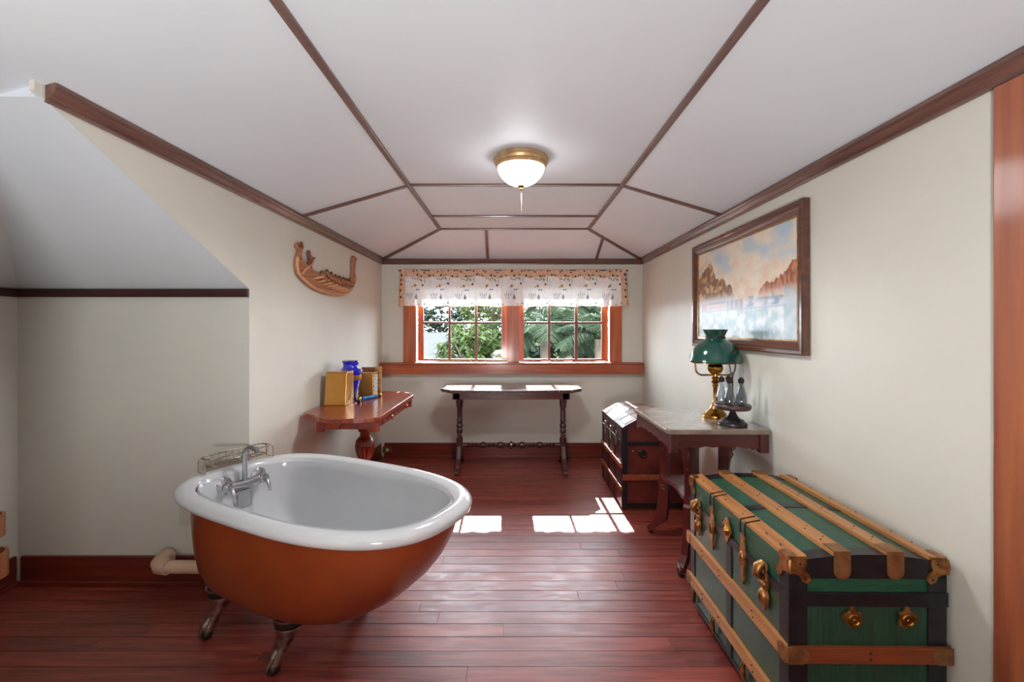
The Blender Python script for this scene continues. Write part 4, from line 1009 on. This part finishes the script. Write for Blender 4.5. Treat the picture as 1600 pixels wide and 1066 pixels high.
for ang, kind, lab in bl:
    a = math.radians(ang)
    bxx, byy = KX + 0.053 * math.cos(a), KY + 0.053 * math.sin(a)
    b_ = thing('cruet_bottle', lab, 'bottle', (bxx, byy, ZT_ - 0.006), group='bottles in the cruet stand')
    hh = 1.0 if kind == 'cap' else 1.12
    prof = [(0.020, 0.0), (0.027, 0.003), (0.029, 0.018), (0.026, 0.045), (0.017, 0.078), (0.011, 0.098), (0.010, 0.118), (0.014, 0.124)]
    prof = [(r, z * hh) for r, z in prof]
    inn = [(max(r - 0.0025, 0.002), z + 0.003) for r, z in reversed(prof[:-1])]
    z0 = ZT_ - 0.006
    MB().lathe([(r, z0 + z) for r, z in prof + inn], (bxx, byy, 0), 20).build('glass_body', M['bottle'], b_, smooth=50)
    if kind == 'cap':
        MB().lathe([(0.013, z0 + 0.118 * hh), (0.015, z0 + 0.122 * hh), (0.015, z0 + 0.138 * hh), (0.010, z0 + 0.142 * hh), (0.004, z0 + 0.148 * hh)], (bxx, byy, 0), 16).build('cap', M['iron'], b_, smooth=35)
    else:
        MB().lathe([(0.008, z0 + 0.130), (0.013, z0 + 0.142), (0.010, z0 + 0.15), (0.014, z0 + 0.165), (0.015, z0 + 0.18), (0.010, z0 + 0.20), (0.002, z0 + 0.218)], (bxx, byy, 0), 8).build('stopper', M['bottle'], b_)

# ---------------------------------------------------------------- painting
def paint_col(a, b_):
    n1 = noise.fractal(Vector((a * 5, b_ * 5, 1.3)), 1.0, 2.0, 5)
    n2 = noise.fractal(Vector((a * 14, b_ * 10, 4.1)), 1.0, 2.0, 4)
    n3 = noise.fractal(Vector((a * 60, b_ * 14, 2.2)), 1.0, 2.0, 4)
    mix = lambda p, q, t: tuple(x + (y - x) * max(0, min(1, t)) for x, y in zip(p, q))
    sky = mix((226, 214, 194), (178, 196, 208), 0.12 + 1.2 * n1 + (b_ - 0.8) * 0.6)
    sky = mix(sky, (222, 196, 172), 0.5 + 1.6 * n2 - (b_ - 0.5) * 2.2)
    c = sky
    # left cliffs
    pk = [(0.0, 0.70), (0.03, 0.74), (0.09, 0.80), (0.17, 0.86), (0.20, 0.80), (0.24, 0.66), (0.29, 0.64), (0.345, 0.64), (0.37, 0.55), (0.41, 0.57), (0.44, 0.50), (0.46, 0.40)]
    def lerp(tab, x):
        for (x0, y0), (x1, y1) in zip(tab[:-1], tab[1:]):
            if x0 <= x <= x1: return y0 + (y1 - y0) * (x - x0) / (x1 - x0)
        return -1
    h = lerp(pk, a)
    if h > 0 and b_ < h + 0.02 * n3:
        rock = mix((172, 126, 88), (112, 80, 60), 0.5 + 1.6 * n3)
        rock = mix(rock, (206, 172, 118), (n2 - 0.1) * 3)
        c = mix(rock, (204, 196, 196), (0.50 - b_) * 9)
    h = lerp([(0.70, 0.44), (0.74, 0.50), (0.77, 0.52), (0.82, 0.50), (0.86, 0.55), (0.92, 0.58), (0.96, 0.66), (1.0, 0.66)], a)
    if h > 0 and b_ < h + 0.02 * n3:
        rock = mix((196, 130, 96), (140, 84, 66), 0.5 + 1.6 * n3)
        c = mix(rock, (206, 190, 184), (0.50 - b_) * 7)
    if b_ < 0.46:
        mist = mix((206, 208, 212), (182, 198, 206), 0.5 + n2 * 1.8)
        if a > 0.5 and b_ > 0.36: mist = mix(mist, (218, 180, 146), 0.5 + n2 * 2)
        c = mix(c, mist, (0.46 - b_) * 12)
    # train
    def rect(x0, x1, y0, y1): return x0 < a < x1 and y0 < b_ < y1
    if rect(0.04, 0.12, 0.30, 0.385): c = mix(c, (196, 132, 136), 0.7)
    if rect(0.14, 0.36, 0.30, 0.395): c = mix(c, (150, 150, 172) if b_ > 0.37 or 0.325 < b_ < 0.335 else (212, 180, 170), 0.65)
    if rect(0.38, 0.55, 0.305, 0.40): c = mix(c, (150, 140, 156) if int(a * 60) % 3 else (190, 180, 186), 0.6)
    if rect(0.57, 0.90, 0.31, 0.385) or rect(0.60, 0.68, 0.38, 0.41) or rect(0.80, 0.83, 0.38, 0.43): c = mix(c, (128, 146, 166), 0.55 + n2)
    if rect(0.02, 0.92, 0.29, 0.302): c = mix(c, (150, 150, 160), 0.5)
    if b_ < 0.29:
        c = mix((210, 214, 216), (158, 182, 188), 0.45 + n2 * 1.6 + n3 * 0.5)
        d = math.hypot((a - 0.76) * 1.3, (b_ - 0.06) * 2.0)
        c = mix(c, (110, 128, 142), (0.16 - d) * 5 + n3 * 0.3 if d < 0.18 else 0)
    if a > 0.90 and b_ < 0.45 + n3 * 0.03: c = mix(c, (150, 166, 176), 0.5)
    return lin(c)
PY0, PY1, PZ0, PZ1 = 2.02, 3.262, 1.183, 1.886
pt = thing('framed_painting', 'framed landscape painting of cliffs and a train on right wall', 'painting', (XR, (PY0 + PY1) / 2, PZ0))
FW = 0.068
def framebar(p0, p1, inward, name='frame_side'):
    # p0,p1 in (y,z); profile: (inward distance, depth from wall)
    prof = [(0, 0.001), (0, 0.032), (0.006, 0.036), (0.020, 0.036), (0.026, 0.030), (0.034, 0.031), (0.046, 0.025), (0.054, 0.018), (0.062, 0.016), (0.062, 0.001)]
    p0, p1, n_ = Vector(p0), Vector(p1), Vector(inward)
    d = (p1 - p0).normalized()
    mb = MB(); n = len(prof); vs_ = []
    for p, sgn in ((p0, 1), (p1, -1)):
        for a, t in prof:
            q = p + n_ * a + d * a * sgn      # mitred corner
            vs_.append((XR - t, q.x, q.y))
    mb.add(vs_, [tuple(range(n)), tuple(range(2 * n - 1, n - 1, -1))] + [(i, (i + 1) % n, n + (i + 1) % n, n + i) for i in range(n)])
    mb.build(name, M['frame'], pt, smooth=20)
framebar((PY0, PZ0), (PY1, PZ0), (0, 1)); framebar((PY0, PZ1), (PY1, PZ1), (0, -1))
framebar((PY0, PZ0), (PY0, PZ1), (1, 0)); framebar((PY1, PZ0), (PY1, PZ1), (-1, 0))
for (y0, y1, z0, z1) in ((PY0 + 0.062, PY1 - 0.062, PZ0 + 0.062, PZ0 + 0.069), (PY0 + 0.062, PY1 - 0.062, PZ1 - 0.069, PZ1 - 0.062), (PY0 + 0.062, PY0 + 0.069, PZ0 + 0.069, PZ1 - 0.069), (PY1 - 0.069, PY1 - 0.062, PZ0 + 0.069, PZ1 - 0.069)):
    MB().box(XR - 0.017, XR - 0.006, y0, y1, z0, z1).build('gilt_fillet', M['gilt'], pt)
NA, NB = 220, 130
cy0, cy1, cz0, cz1 = PY0 + 0.066, PY1 - 0.066, PZ0 + 0.066, PZ1 - 0.066
mb = MB(); cols = []
vs_ = []
for j in range(NB + 1):
    for i in range(NA + 1):
        a, b_ = i / NA, j / NB
        vs_.append((XR - 0.012, cy1 - (cy1 - cy0) * a, cz0 + (cz1 - cz0) * b_)); cols.append(paint_col(a, b_))
mb.add(vs_, [(j * (NA + 1) + i, j * (NA + 1) + i + 1, (j + 1) * (NA + 1) + i + 1, (j + 1) * (NA + 1) + i) for j in range(NB) for i in range(NA)])
cm, nt, bs = base_mat('oil_painting')
at = nt.nodes.new('ShaderNodeAttribute'); at.attribute_name = 'paint'
nt.links.new(at.outputs['Color'], bs.inputs['Base Color']); bs.inputs['Roughness'].default_value = 0.3
nz_ = nt.nodes.new('ShaderNodeTexNoise'); nz_.inputs['Scale'].default_value = 120
bp_ = nt.nodes.new('ShaderNodeBump'); bp_.inputs['Strength'].default_value = 0.2; bp_.inputs['Distance'].default_value = 0.002
nt.links.new(nz_.outputs['Fac'], bp_.inputs['Height']); nt.links.new(bp_.outputs[0], bs.inputs['Normal'])
cv = mb.build('canvas', cm, pt, fixn=False)
ca = cv.data.color_attributes.new('paint', 'FLOAT_COLOR', 'POINT')
ca.data.foreach_set('color', [x for c in cols for x in (*c, 1.0)])
MB().box(XR - 0.011, XR - 0.002, cy0, cy1, cz0, cz1).build('backing', M['frame'], pt)

# ---------------------------------------------------------------- carved ship on the left wall
XSH = -1.315
def wp(zx, zy, d=0.0):     # carving drawing units -> the wall
    pxx, pyy = 440 + zx / 8.886, 360 + zy / 8.886
    s = (VX - pxx) / 1.31
    y = FPX / s
    return (xl(y) + 0.004 + d, y, H + (VY - pyy) / s)
ship = thing('carved_ship', 'carved wooden oared longship relief hung on left wall', 'carving', wp(640, 890))
hull = [(232, 205), (245, 178), (280, 163), (312, 180), (322, 215), (318, 250), (302, 300), (300, 350), (312, 405), (345, 450), (375, 478), (470, 555), (560, 615), (650, 665), (760, 700), (860, 715), (955, 705), (980, 650), (990, 560), (985, 470), (990, 390), (1008, 355), (1022, 372), (1048, 405), (1028, 425), (1022, 500), (1016, 580), (1032, 650), (1022, 720), (985, 810), (930, 870), (850, 910), (760, 906), (620, 882), (500, 832), (390, 762), (290, 662), (245, 592), (225, 480), (235, 370), (262, 300), (272, 262), (248, 250)]
MB().prism(hull, lambda a, b_, t: wp(a, b_, t), 0.0, 0.020).build('hull', M['carved'], ship, bevel=0.003)
MB().tube([wp(a, b_, 0.020) for a, b_ in ((238, 370), (230, 480), (250, 590), (295, 655), (395, 752), (505, 820), (622, 868), (760, 892), (850, 896), (920, 862), (975, 805), (1012, 720), (1022, 650))], 0.010, 8).build('keel_band', M['carvedl'], ship, smooth=50)
MB().tube([wp(a, b_, 0.018) for a, b_ in ((300, 600), (345, 545), (400, 500), (440, 455), (455, 400))], 0.009, 8).build('steering_oar', M['carvedl'], ship, smooth=50)
MB().lathe([(0.002, 0), (0.022, 0.002), (0.022, 0.008), (0.010, 0.011)], wp(278, 205, 0.019), 16, (Vector((0, 1, 0)), Vector((0, 0, 1)), Vector((1, 0, 0)))).build('scroll', M['carvedd'], ship, smooth=40)
sm = MB().tube([wp(405, 330, 0.012), wp(415, 365, 0.014), wp(425, 400, 0.015), wp(410, 450, 0.014), wp(385, 490, 0.012)], [0.008, 0.016, 0.018, 0.014, 0.010], 10).build('steersman', M['carvedd'], ship, smooth=60)
MB().ball(wp(402, 312, 0.012), 0.014, 10, sz=1.3).build('head', M['carvedd'], sm, smooth=60)
MB().tube([wp(428, 450, 0.012), wp(436, 490, 0.012), wp(438, 530, 0.012)], [0.010, 0.008, 0.007], 8).build('leg', M['carvedd'], sm, smooth=60)
MB().tube([wp(418, 370, 0.014), wp(440, 392, 0.022), wp(462, 388, 0.022)], [0.008, 0.007, 0.006], 8).build('arm', M['carvedd'], sm, smooth=60)
heads = [(575, 590), (640, 570), (700, 602), (756, 634), (810, 650), (853, 665), (886, 676), (920, 685), (950, 692)]
for i, (hx_, hy_) in enumerate(heads):
    k = 1 - 0.055 * i
    bx_, by_ = 640 + i * 42 * (1 - 0.025 * i), 712 + i * 14
    rw = MB().tube([wp(hx_ - 4, hy_ + 22, 0.018), wp(hx_ - 12 * k, hy_ + 60 * k, 0.034), wp(hx_ + 6 * k, hy_ + 95 * k, 0.038), wp(hx_ + 55 * k, hy_ + 125 * k, 0.030)], [0.010 * k + 0.002, 0.016 * k + 0.002, 0.015 * k + 0.002, 0.009], 8).build('rower', M['carved'], ship, smooth=60)
    MB().ball(wp(hx_, hy_ + 4, 0.016), 0.012 * k + 0.004, 8, sz=1.2).build('head', M['carvedd'], rw, smooth=60)
oars = [((440, 668), (570, 640)), ((512, 716), (632, 690)), ((576, 752), (690, 728)), ((632, 782), (742, 758)), ((690, 804), (788, 782)), ((740, 824), (836, 800)), ((786, 838), (870, 812)), ((824, 852), (895, 822)), ((872, 860), (925, 826))]
for (a0, b0), (a1, b1) in oars:
    MB().tube([wp(a0, b0, 0.024), wp((a0 + a1) / 2, (b0 + b1) / 2, 0.034), wp(a1, b1, 0.036)], [0.006, 0.011, 0.009], 8).build('oar', M['carvedl'], ship, smooth=60)

# ---------------------------------------------------------------- ceiling light
CLX, CLY = 0.047, 2.372
cl = thing('ceiling_light', 'flush brass ceiling light with white glass bowl and pull chain', 'lamp', (CLX, CLY, ZC))
CC = (CLX, CLY, 0)
MB().lathe([(0.128, ZC), (0.140, ZC - 0.008), (0.143, ZC - 0.018), (0.137, ZC - 0.024), (0.140, ZC - 0.030), (0.136, ZC - 0.042), (0.129, ZC - 0.046), (0.131, ZC - 0.054), (0.124, ZC - 0.060), (0.10, ZC - 0.058)], CC, 48).build('canopy', M['canopy'], cl, smooth=35)
gl = pm('lit_opal_glass', (250, 248, 244), (248, 246, 240), rough=0.25, emit=(250, 252, 255), estr=9.0)
MB().lathe([(0.122, ZC - 0.056), (0.121, ZC - 0.066), (0.114, ZC - 0.085), (0.100, ZC - 0.107), (0.080, ZC - 0.127), (0.055, ZC - 0.141), (0.028, ZC - 0.149), (0.012, ZC - 0.151)], CC, 48).build('glass_bowl', gl, cl, smooth=60)
MB().lathe([(0.016, ZC - 0.149), (0.019, ZC - 0.153), (0.012, ZC - 0.160), (0.008, ZC - 0.164), (0.009, ZC - 0.169), (0.003, ZC - 0.174)], CC, 16).build('finial', M['brass'], cl, smooth=40)
pc = MB()
MB().tube([(CLX + 0.002, CLY, ZC - 0.172), (CLX + 0.002, CLY, ZC - 0.288)], 0.0014, 6).build('pull_chain', M['wire'], cl)

sb_ = bpy.data.lights.new('ceiling_bulb', 'SPOT'); sb_.energy = 27.0; sb_.spot_size = math.radians(172); sb_.spot_blend = 0.5; sb_.shadow_soft_size = 0.12; sb_.color = (0.97, 0.98, 1.0)
so_ = bpy.data.objects.new('ceiling_bulb', sb_); so_.location = (CLX, CLY, ZC - 0.19); C.objects.link(so_)

# fill light added behind the camera, shaped as a floor lamp
UX, UY, UZ = -0.25, -0.75, 0.75
up = thing('added_fill_lamp', 'added fill light in floor lamp form behind the camera', 'lamp', (UX, UY, 0))
MB().lathe([(0.16, 0), (0.16, 0.015), (0.03, 0.03), (0.02, 0.06)], (UX, UY, 0), 24).build('base', M['brass'], up, smooth=40)
MB().tube([(UX, UY, 0.03), (UX, UY, UZ - 0.09)], 0.012, 10).build('pole', M['brass'], up, smooth=50)
MB().lathe([(0.02, UZ - 0.10), (0.12, UZ - 0.06), (0.24, UZ + 0.0), (0.235, UZ + 0.0), (0.11, UZ - 0.05), (0.01, UZ - 0.09)], (UX, UY, 0), 32).build('bowl', M['brass'], up, smooth=40)
ul = bpy.data.lights.new('added_fill_light', 'AREA'); ul.shape = 'DISK'; ul.size = 0.4; ul.energy = UPW; ul.color = (0.94, 0.98, 1.0)
uo = bpy.data.objects.new('added_fill_light', ul); uo.location = (UX, UY, UZ - 0.01); uo.rotation_euler = (PI - math.radians(30), 0, 0)
C.objects.link(uo)

# ---------------------------------------------------------------- curtain valance
VX0, VX1, VZ0, VZ1 = -1.135, 1.160, 1.533, 1.898
M['cloth'] = cloth_mat('backlit_white_cotton', (246, 244, 242), (238, 236, 233), 0.10)  # white painted in where the window backlights the fabric
M['peach'] = cloth_mat('unlit_peach_cotton', (240, 206, 178), (228, 186, 154), 0.2)  # peach painted in where casing and wall stop the backlight
def vP(u, v, o=0.0):     # u along, v up 0..1
    x = VX0 + (VX1 - VX0) * u
    fold = (math.sin(u * 2 * PI * 17 + 0.8 * math.sin(u * 9)) * 0.6 + math.sin(u * 2 * PI * 41) * 0.25) * (0.013 - 0.004 * v)
    edge = min(u, 1 - u)
    ret = 0.05 * max(0, 1 - edge / 0.012) ** 2
    xx = x + (-0.018 if u < 0.5 else 0.018) * (1 - v) * max(0, 1 - edge / 0.08)
    wav = 0.004 * math.sin(u * 40) + 0.003 * math.sin(u * 97)
    z = VZ0 + (VZ1 - VZ0) * v + wav * (1 if v < 0.5 else 1.6)
    if v > 0.88: fold += 0.010 * math.sin(u * 2 * PI * 55) * (v - 0.85) * 4
    return (xx, YB - 0.060 + fold + ret - o, z)
val = thing('curtain_valance', 'cotton valance, coloured white where backlit, printed with garden motifs above the windows', 'curtain', (0, YB - 0.06, VZ0))
NU = 520
def strip(v0, v1, nv, name, m, u0=0.0, u1=1.0):
    mb = MB(); nu = max(6, int(NU * (u1 - u0)))
    vs_ = [vP(u0 + (u1 - u0) * i / nu, v0 + (v1 - v0) * j / nv) for j in range(nv + 1) for i in range(nu + 1)]
    mb.add(vs_, [(j * (nu + 1) + i, j * (nu + 1) + i + 1, (j + 1) * (nu + 1) + i + 1, (j + 1) * (nu + 1) + i) for j in range(nv) for i in range(nu)])
    return mb.build(name, m, val, smooth=60, fixn=False)
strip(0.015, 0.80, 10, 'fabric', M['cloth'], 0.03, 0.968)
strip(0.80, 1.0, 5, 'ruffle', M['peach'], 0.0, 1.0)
strip(0.0, 0.80, 8, 'unlit_side', M['peach'], 0.0, 0.03); strip(0.0, 0.80, 8, 'unlit_side', M['peach'], 0.968, 1.0)  # side edges coloured as fabric without backlight
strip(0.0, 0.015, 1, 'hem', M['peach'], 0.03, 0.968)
rod = tag(MB().tube([(-1.14, YB - 0.045, VZ1 - 0.006), (1.165, YB - 0.045, VZ1 - 0.006)], 0.008, 10).build('curtain_rod', M['darktrim'], smooth=50), 'dark curtain rod carrying the printed valance', 'rod')
PR = {k_: cloth_mat('print_' + k_, c, tuple(x * 0.85 for x in c), 0.3) for k_, c in {'red': (150, 58, 44), 'navy': (58, 64, 96), 'yellow': (218, 168, 70), 'blue': (92, 138, 200), 'green': (112, 128, 80), 'purple': (132, 116, 146), 'brown': (120, 82, 58), 'grey': (176, 172, 176)}.items()}
motif = {k_: MB() for k_ in PR}
def blob(col, cu, cv_, ru, rv, n=8, rot=0.0):
    m_ = motif[col]
    pts = [vP(cu, cv_, 0.004)]
    for i in range(n):
        a = 2 * PI * i / n
        p, q = ru * math.cos(a), rv * math.sin(a)
        du = (p * math.cos(rot) - q * math.sin(rot)) / (VX1 - VX0); dv = (p * math.sin(rot) + q * math.cos(rot)) / (VZ1 - VZ0)
        pts.append(vP(min(0.999, max(0.001, cu + du)), min(0.99, max(0.005, cv_ + dv)), 0.004))
    m_.add(pts, [(0, 1 + i, 1 + (i + 1) % n) for i in range(n)])
R2 = random.Random(5)
ncell = 9
for c in range(ncell):
    u = 0.05 + c * 0.107
    w = lambda: R2.uniform(-0.004, 0.004)
    for du in (0.0, 0.05):       # top row of small pots, butterflies and packets
        blob('navy', u + du + 0.03 + w(), 0.845 + w() * 3, 0.010, 0.010, 7)
        blob('yellow', u + du + 0.043 + w(), 0.835, 0.009, 0.012, 5); blob('brown', u + du + 0.05, 0.84, 0.006, 0.010, 5)
        blob('red', u + du + 0.012 + w(), 0.95, 0.010, 0.008, 6)
    for q in range(5):
        blob(('red', 'brown', 'green', 'yellow', 'navy')[q], u + 0.012 + q * 0.009, 0.76 - 0.02 * (q % 3) + w() * 2, 0.006, 0.011, 4, R2.uniform(0, 1))
    for q in range(4): blob(('green', 'yellow', 'brown', 'green')[q], u + 0.034 + q * 0.006, 0.74 - q * 0.018 + 0.03, 0.0035, 0.018, 4, -0.5)
    blob('navy', u + 0.064, 0.72, 0.0028, 0.032, 4, 0.05)
    blob('red', u + 0.056 + w(), 0.60, 0.011, 0.015, 4, 0.78 * 0); blob('purple', u + 0.056, 0.60, 0.006, 0.009, 5)
    blob('yellow', u + 0.018 + w(), 0.56, 0.013, 0.015, 9); blob('brown', u + 0.010, 0.53, 0.006, 0.007, 5)
    blob('blue', u + 0.028, 0.45, 0.009, 0.008, 5, 0.6); blob('blue', u + 0.037, 0.455, 0.009, 0.008, 5, -0.6)
    for q in range(4): blob('purple', u - 0.014 + q * 0.008, 0.30 + 0.02 * (q % 2), 0.0028, 0.030, 4, 0.35 - q * 0.2)
    for q in range(3): blob('green', u - 0.010 + q * 0.007, 0.22, 0.002, 0.016, 4, 0.2 - q * 0.2)
    blob('grey', u + 0.026, 0.24, 0.013, 0.022, 8); blob('grey', u + 0.026, 0.31, 0.007, 0.010, 4)
    blob('blue', u + 0.06 + w(), 0.075, 0.008, 0.009, 7); blob('green', u + 0.04, 0.05, 0.007, 0.006, 5); blob('red', u + 0.085, 0.05, 0.006, 0.006, 5)
for u in (0.012, 0.988):
    for v, cc in ((0.70, 'brown'), (0.58, 'red'), (0.42, 'brown'), (0.24, 'brown'), (0.83, 'navy')): blob(cc, u + R2.uniform(-0.004, 0.004), v, 0.010, 0.014, 6)
for k_, m_ in motif.items(): tag(m_.build('printed_motifs', PR[k_], val, fixn=False), kind='stuff')

# brass outlet on the back baseboard
ol = thing('brass_outlet', 'small brass outlet plate on baseboard under the window', 'outlet', (-1.265, YB - 0.02, 0.045))
MB().box(-1.305, -1.215, YB - 0.026, YB - 0.0175, 0.052, 0.118).build('plate', M['oldbrass'], ol, bevel=0.002)
MB().lathe([(0.016, 0), (0.016, 0.005), (0.012, 0.007)], (-1.26, YB - 0.026, 0.085), 16, (Vector((1, 0, 0)), Vector((0, 0, 1)), Vector((0, -1, 0)))).build('socket', M['plate'], ol, smooth=40)

# ---------------------------------------------------------------- outside the window
def leafmat(name, c1, c2, trans=0.4):
    return cloth_mat(name, c1, c2, trans)
M['leaf'] = leafmat('mango_leaf', (34, 46, 20), (54, 66, 28))
M['leafy'] = leafmat('yellow_green_leaf', (64, 71, 28), (41, 53, 28))
M['leafd'] = leafmat('dark_leaf', (29, 39, 31), (44, 54, 41))
M['palm'] = leafmat('palm_leaf', (30, 40, 28), (46, 56, 40), 0.3)
M['bark'] = pm('tree_bark', (74, 62, 52), (52, 44, 38), scale=(20, 20, 4), rough=0.9, bump=0.3)
M['ground'] = pm('lawn', (38, 46, 28), (52, 56, 38), scale=3, rough=0.95, spec=0.0)
M['houseside'] = pm('house_wall', (150, 146, 140), (140, 136, 130), rough=0.8)
def shingle():
    m, nt, b = base_mat('roof_shingle')
    tc = nt.nodes.new('ShaderNodeTexCoord'); br = nt.nodes.new('ShaderNodeTexBrick')
    mp = nt.nodes.new('ShaderNodeMapping'); mp.inputs['Scale'].default_value = (1, 1, 1)
    nt.links.new(tc.outputs['Object'], mp.inputs[0]); nt.links.new(mp.outputs[0], br.inputs[0])
    br.inputs['Scale'].default_value = 3.0
    br.inputs['Color1'].default_value = (*lin((60, 60, 63)), 1); br.inputs['Color2'].default_value = (*lin((55, 55, 58)), 1); br.inputs['Mortar'].default_value = (*lin((44, 44, 48)), 1)
    nt.links.new(br.outputs[0], b.inputs['Base Color']); b.inputs['Roughness'].default_value = 0.95
    b.inputs['Specular IOR Level'].default_value = 0.0
    return m
M['shingle'] = shingle()
gr = MB().box(-300, 300, 5.2, 500, -3.6, -3.4).build('ground', M['ground']); struct(gr, 'lawn outside the window', 'ground')
nh = thing('neighbour_house', 'grey shingled house roof seen through the left window', 'house', (-4.5, 11.5, -3.4))
MB().add([(-9, 8.0, 0.22), (-0.75, 8.0, 0.22), (-0.75, 12.5, 1.22), (-9, 12.5, 1.22), (-9, 17, 0.22), (-0.75, 17, 0.22), (-9, 8.0, 0.12), (-0.75, 8.0, 0.12), (-0.75, 12.5, 1.12), (-9, 12.5, 1.12), (-9, 17, 0.12), (-0.75, 17, 0.12)],
         [(0, 1, 2, 3), (3, 2, 5, 4), (7, 6, 9, 8), (9, 10, 11, 8), (0, 6, 7, 1), (1, 7, 8, 2), (2, 8, 11, 5), (5, 11, 10, 4), (4, 10, 9, 3), (3, 9, 6, 0)]).build('roof', M['shingle'], nh)
MB().box(-8.6, -1.15, 8.4, 16.6, -3.4, 0.11).build('walls', M['houseside'], nh)
def tree(name, label, cx, cy, zc, rx, ry, rz, n, size, mat, seed, trunk_r=0.09, asp=0.35, droop=0.5):
    R_ = random.Random(seed)
    t = thing(name, label, 'tree', (cx, cy, -3.4), group='trees outside the window')
    MB().tube([(cx, cy, -3.4), (cx + 0.05, cy, -1.5), (cx - 0.05, cy + 0.05, zc - rz * 0.3), (cx + 0.1, cy, zc + rz * 0.4)], [trunk_r * 1.4, trunk_r, trunk_r * 0.7, trunk_r * 0.25], 8).build('trunk', M['bark'], t, smooth=60)
    for q in range(5):
        a = q * 1.3 + R_.random()
        MB().tube([(cx, cy, zc - rz * 0.5), (cx + 0.4 * rx * math.cos(a), cy + 0.4 * ry * math.sin(a), zc - rz * 0.1), (cx + 0.8 * rx * math.cos(a), cy + 0.8 * ry * math.sin(a), zc + rz * 0.35)], [trunk_r * 0.5, trunk_r * 0.3, trunk_r * 0.1], 6).build('branch', M['bark'], t, smooth=60)
    mb = MB(); vs_, fs = [], []
    while len(fs) < n:
        p = Vector((R_.uniform(-1, 1), R_.uniform(-1, 1), R_.uniform(-1, 1)))
        if p.length > 1 or noise.noise(p * 2.6 + Vector((seed, 0, 0))) < -0.12: continue
        c = Vector((cx + p.x * rx, cy + p.y * ry, zc + p.z * rz))
        a0 = R_.uniform(0, 2 * PI)
        for q in range(5):      # whorl of leaves
            a = a0 + q * 2 * PI / 5
            d = Vector((math.cos(a), math.sin(a), -droop + R_.uniform(-0.4, 0.5))).normalized()
            s = d.cross(Vector((0, 0, 1))).normalized() * size * asp * 0.5
            L_ = size * R_.uniform(0.7, 1.2)
            o = len(vs_)
            vs_ += [c, c + d * L_ * 0.45 + s, c + d * L_ + Vector((0, 0, -0.1 * L_)), c + d * L_ * 0.45 - s]
            fs.append((o, o + 1, o + 2, o + 3))
    mb.add(vs_, fs); tag(mb.build('foliage', mat, t, fixn=False), kind='stuff')
tree('mango_tree', 'long leaved green tree close outside the left window', -0.60, 7.3, 0.85, 0.62, 0.6, 0.66, 2600, 0.17, M['leaf'], 1, asp=0.3)
tree('yellow_green_tree', 'yellow green tree seen in the upper right panes of left window', -0.50, 13.0, 2.0, 1.0, 0.9, 0.75, 2600, 0.13, M['leafy'], 2, asp=0.55)
tree('distant_tree', 'distant pale tree behind the grey roof at far left', -3.3, 21.0, 1.7, 2.0, 1.5, 1.35, 3500, 0.26, M['leafd'], 3, asp=0.5)
tree('distant_tree', 'distant tree behind the grey roof right of the pale one', -0.9, 27.0, 1.6, 1.7, 1.5, 1.5, 3000, 0.26, M['leafd'], 4, asp=0.5)
tree('shade_tree', 'dense dark tree filling the view behind the palms', 3.0, 13.5, 1.4, 2.7, 1.4, 2.1, 8000, 0.24, M['leafd'], 5, asp=0.5)
tree('shade_tree', 'dense low tree under the palms at the right window', 1.1, 9.3, 0.5, 1.3, 0.8, 1.0, 4500, 0.2, M['leafd'], 6, asp=0.4)
def palm(cx, cy, zt, nf, L_, label, seed):
    R_ = random.Random(seed)
    t = thing('palm_tree', label, 'palm', (cx, cy, -3.4), group='palms outside the right window')
    MB().tube([(cx, cy, -3.4), (cx + 0.03, cy, -1.5), (cx, cy, zt)], [0.13, 0.1, 0.08], 10).build('trunk', M['bark'], t, smooth=60)
    for f in range(nf):
        a = 2 * PI * f / nf + R_.uniform(-0.2, 0.2)
        el = R_.uniform(0.1, 1.1); l = L_ * R_.uniform(0.8, 1.1)
        pts = []
        p = Vector((cx, cy, zt)); d = Vector((math.cos(a) * math.cos(el), math.sin(a) * math.cos(el), math.sin(el)))
        for k in range(11):
            pts.append(p.copy()); p = p + d * l / 10; d = (d + Vector((0, 0, -0.16))).normalized()
        mb = MB().tube(pts, [0.012 - 0.001 * k for k in range(11)], 5)
        for k in range(44):
            q = 1.0 + 8.9 * k / 43; i = int(q); fr_ = q - i
            b0 = pts[i].lerp(pts[min(i + 1, 10)], fr_); tg = (pts[min(i + 1, 10)] - pts[i]).normalized()
            sd_ = tg.cross(Vector((0, 0, 1)))
            sd_ = sd_.normalized() if sd_.length > 1e-3 else Vector((1, 0, 0))
            ll = 0.36 * l * math.sin(PI * (0.12 + 0.83 * k / 43)) ** 0.7
            for sg in (-1, 1):
                dd = (sd_ * sg + tg * 0.7 + Vector((0, 0, -0.35 + R_.uniform(-0.2, 0.2)))).normalized()
                wv = tg * 0.011
                mb.add([b0 - wv, b0 + wv, b0 + dd * ll * 0.6 + wv + Vector((0, 0, -0.01)), b0 + dd * ll + Vector((0, 0, -0.12 * ll)), b0 + dd * ll * 0.6 - wv], [(0, 1, 2, 3, 4)])
        mb.build('frond', M['palm'], t, fixn=False)
palm(0.55, 7.6, 1.25, 15, 0.95, 'feathery palm outside the left panes of right window', 11)
palm(1.35, 7.0, 1.15, 15, 0.95, 'feathery palm outside the far right panes', 12)
palm(1.05, 8.6, 1.75, 14, 1.0, 'taller palm behind the other two palms', 13)
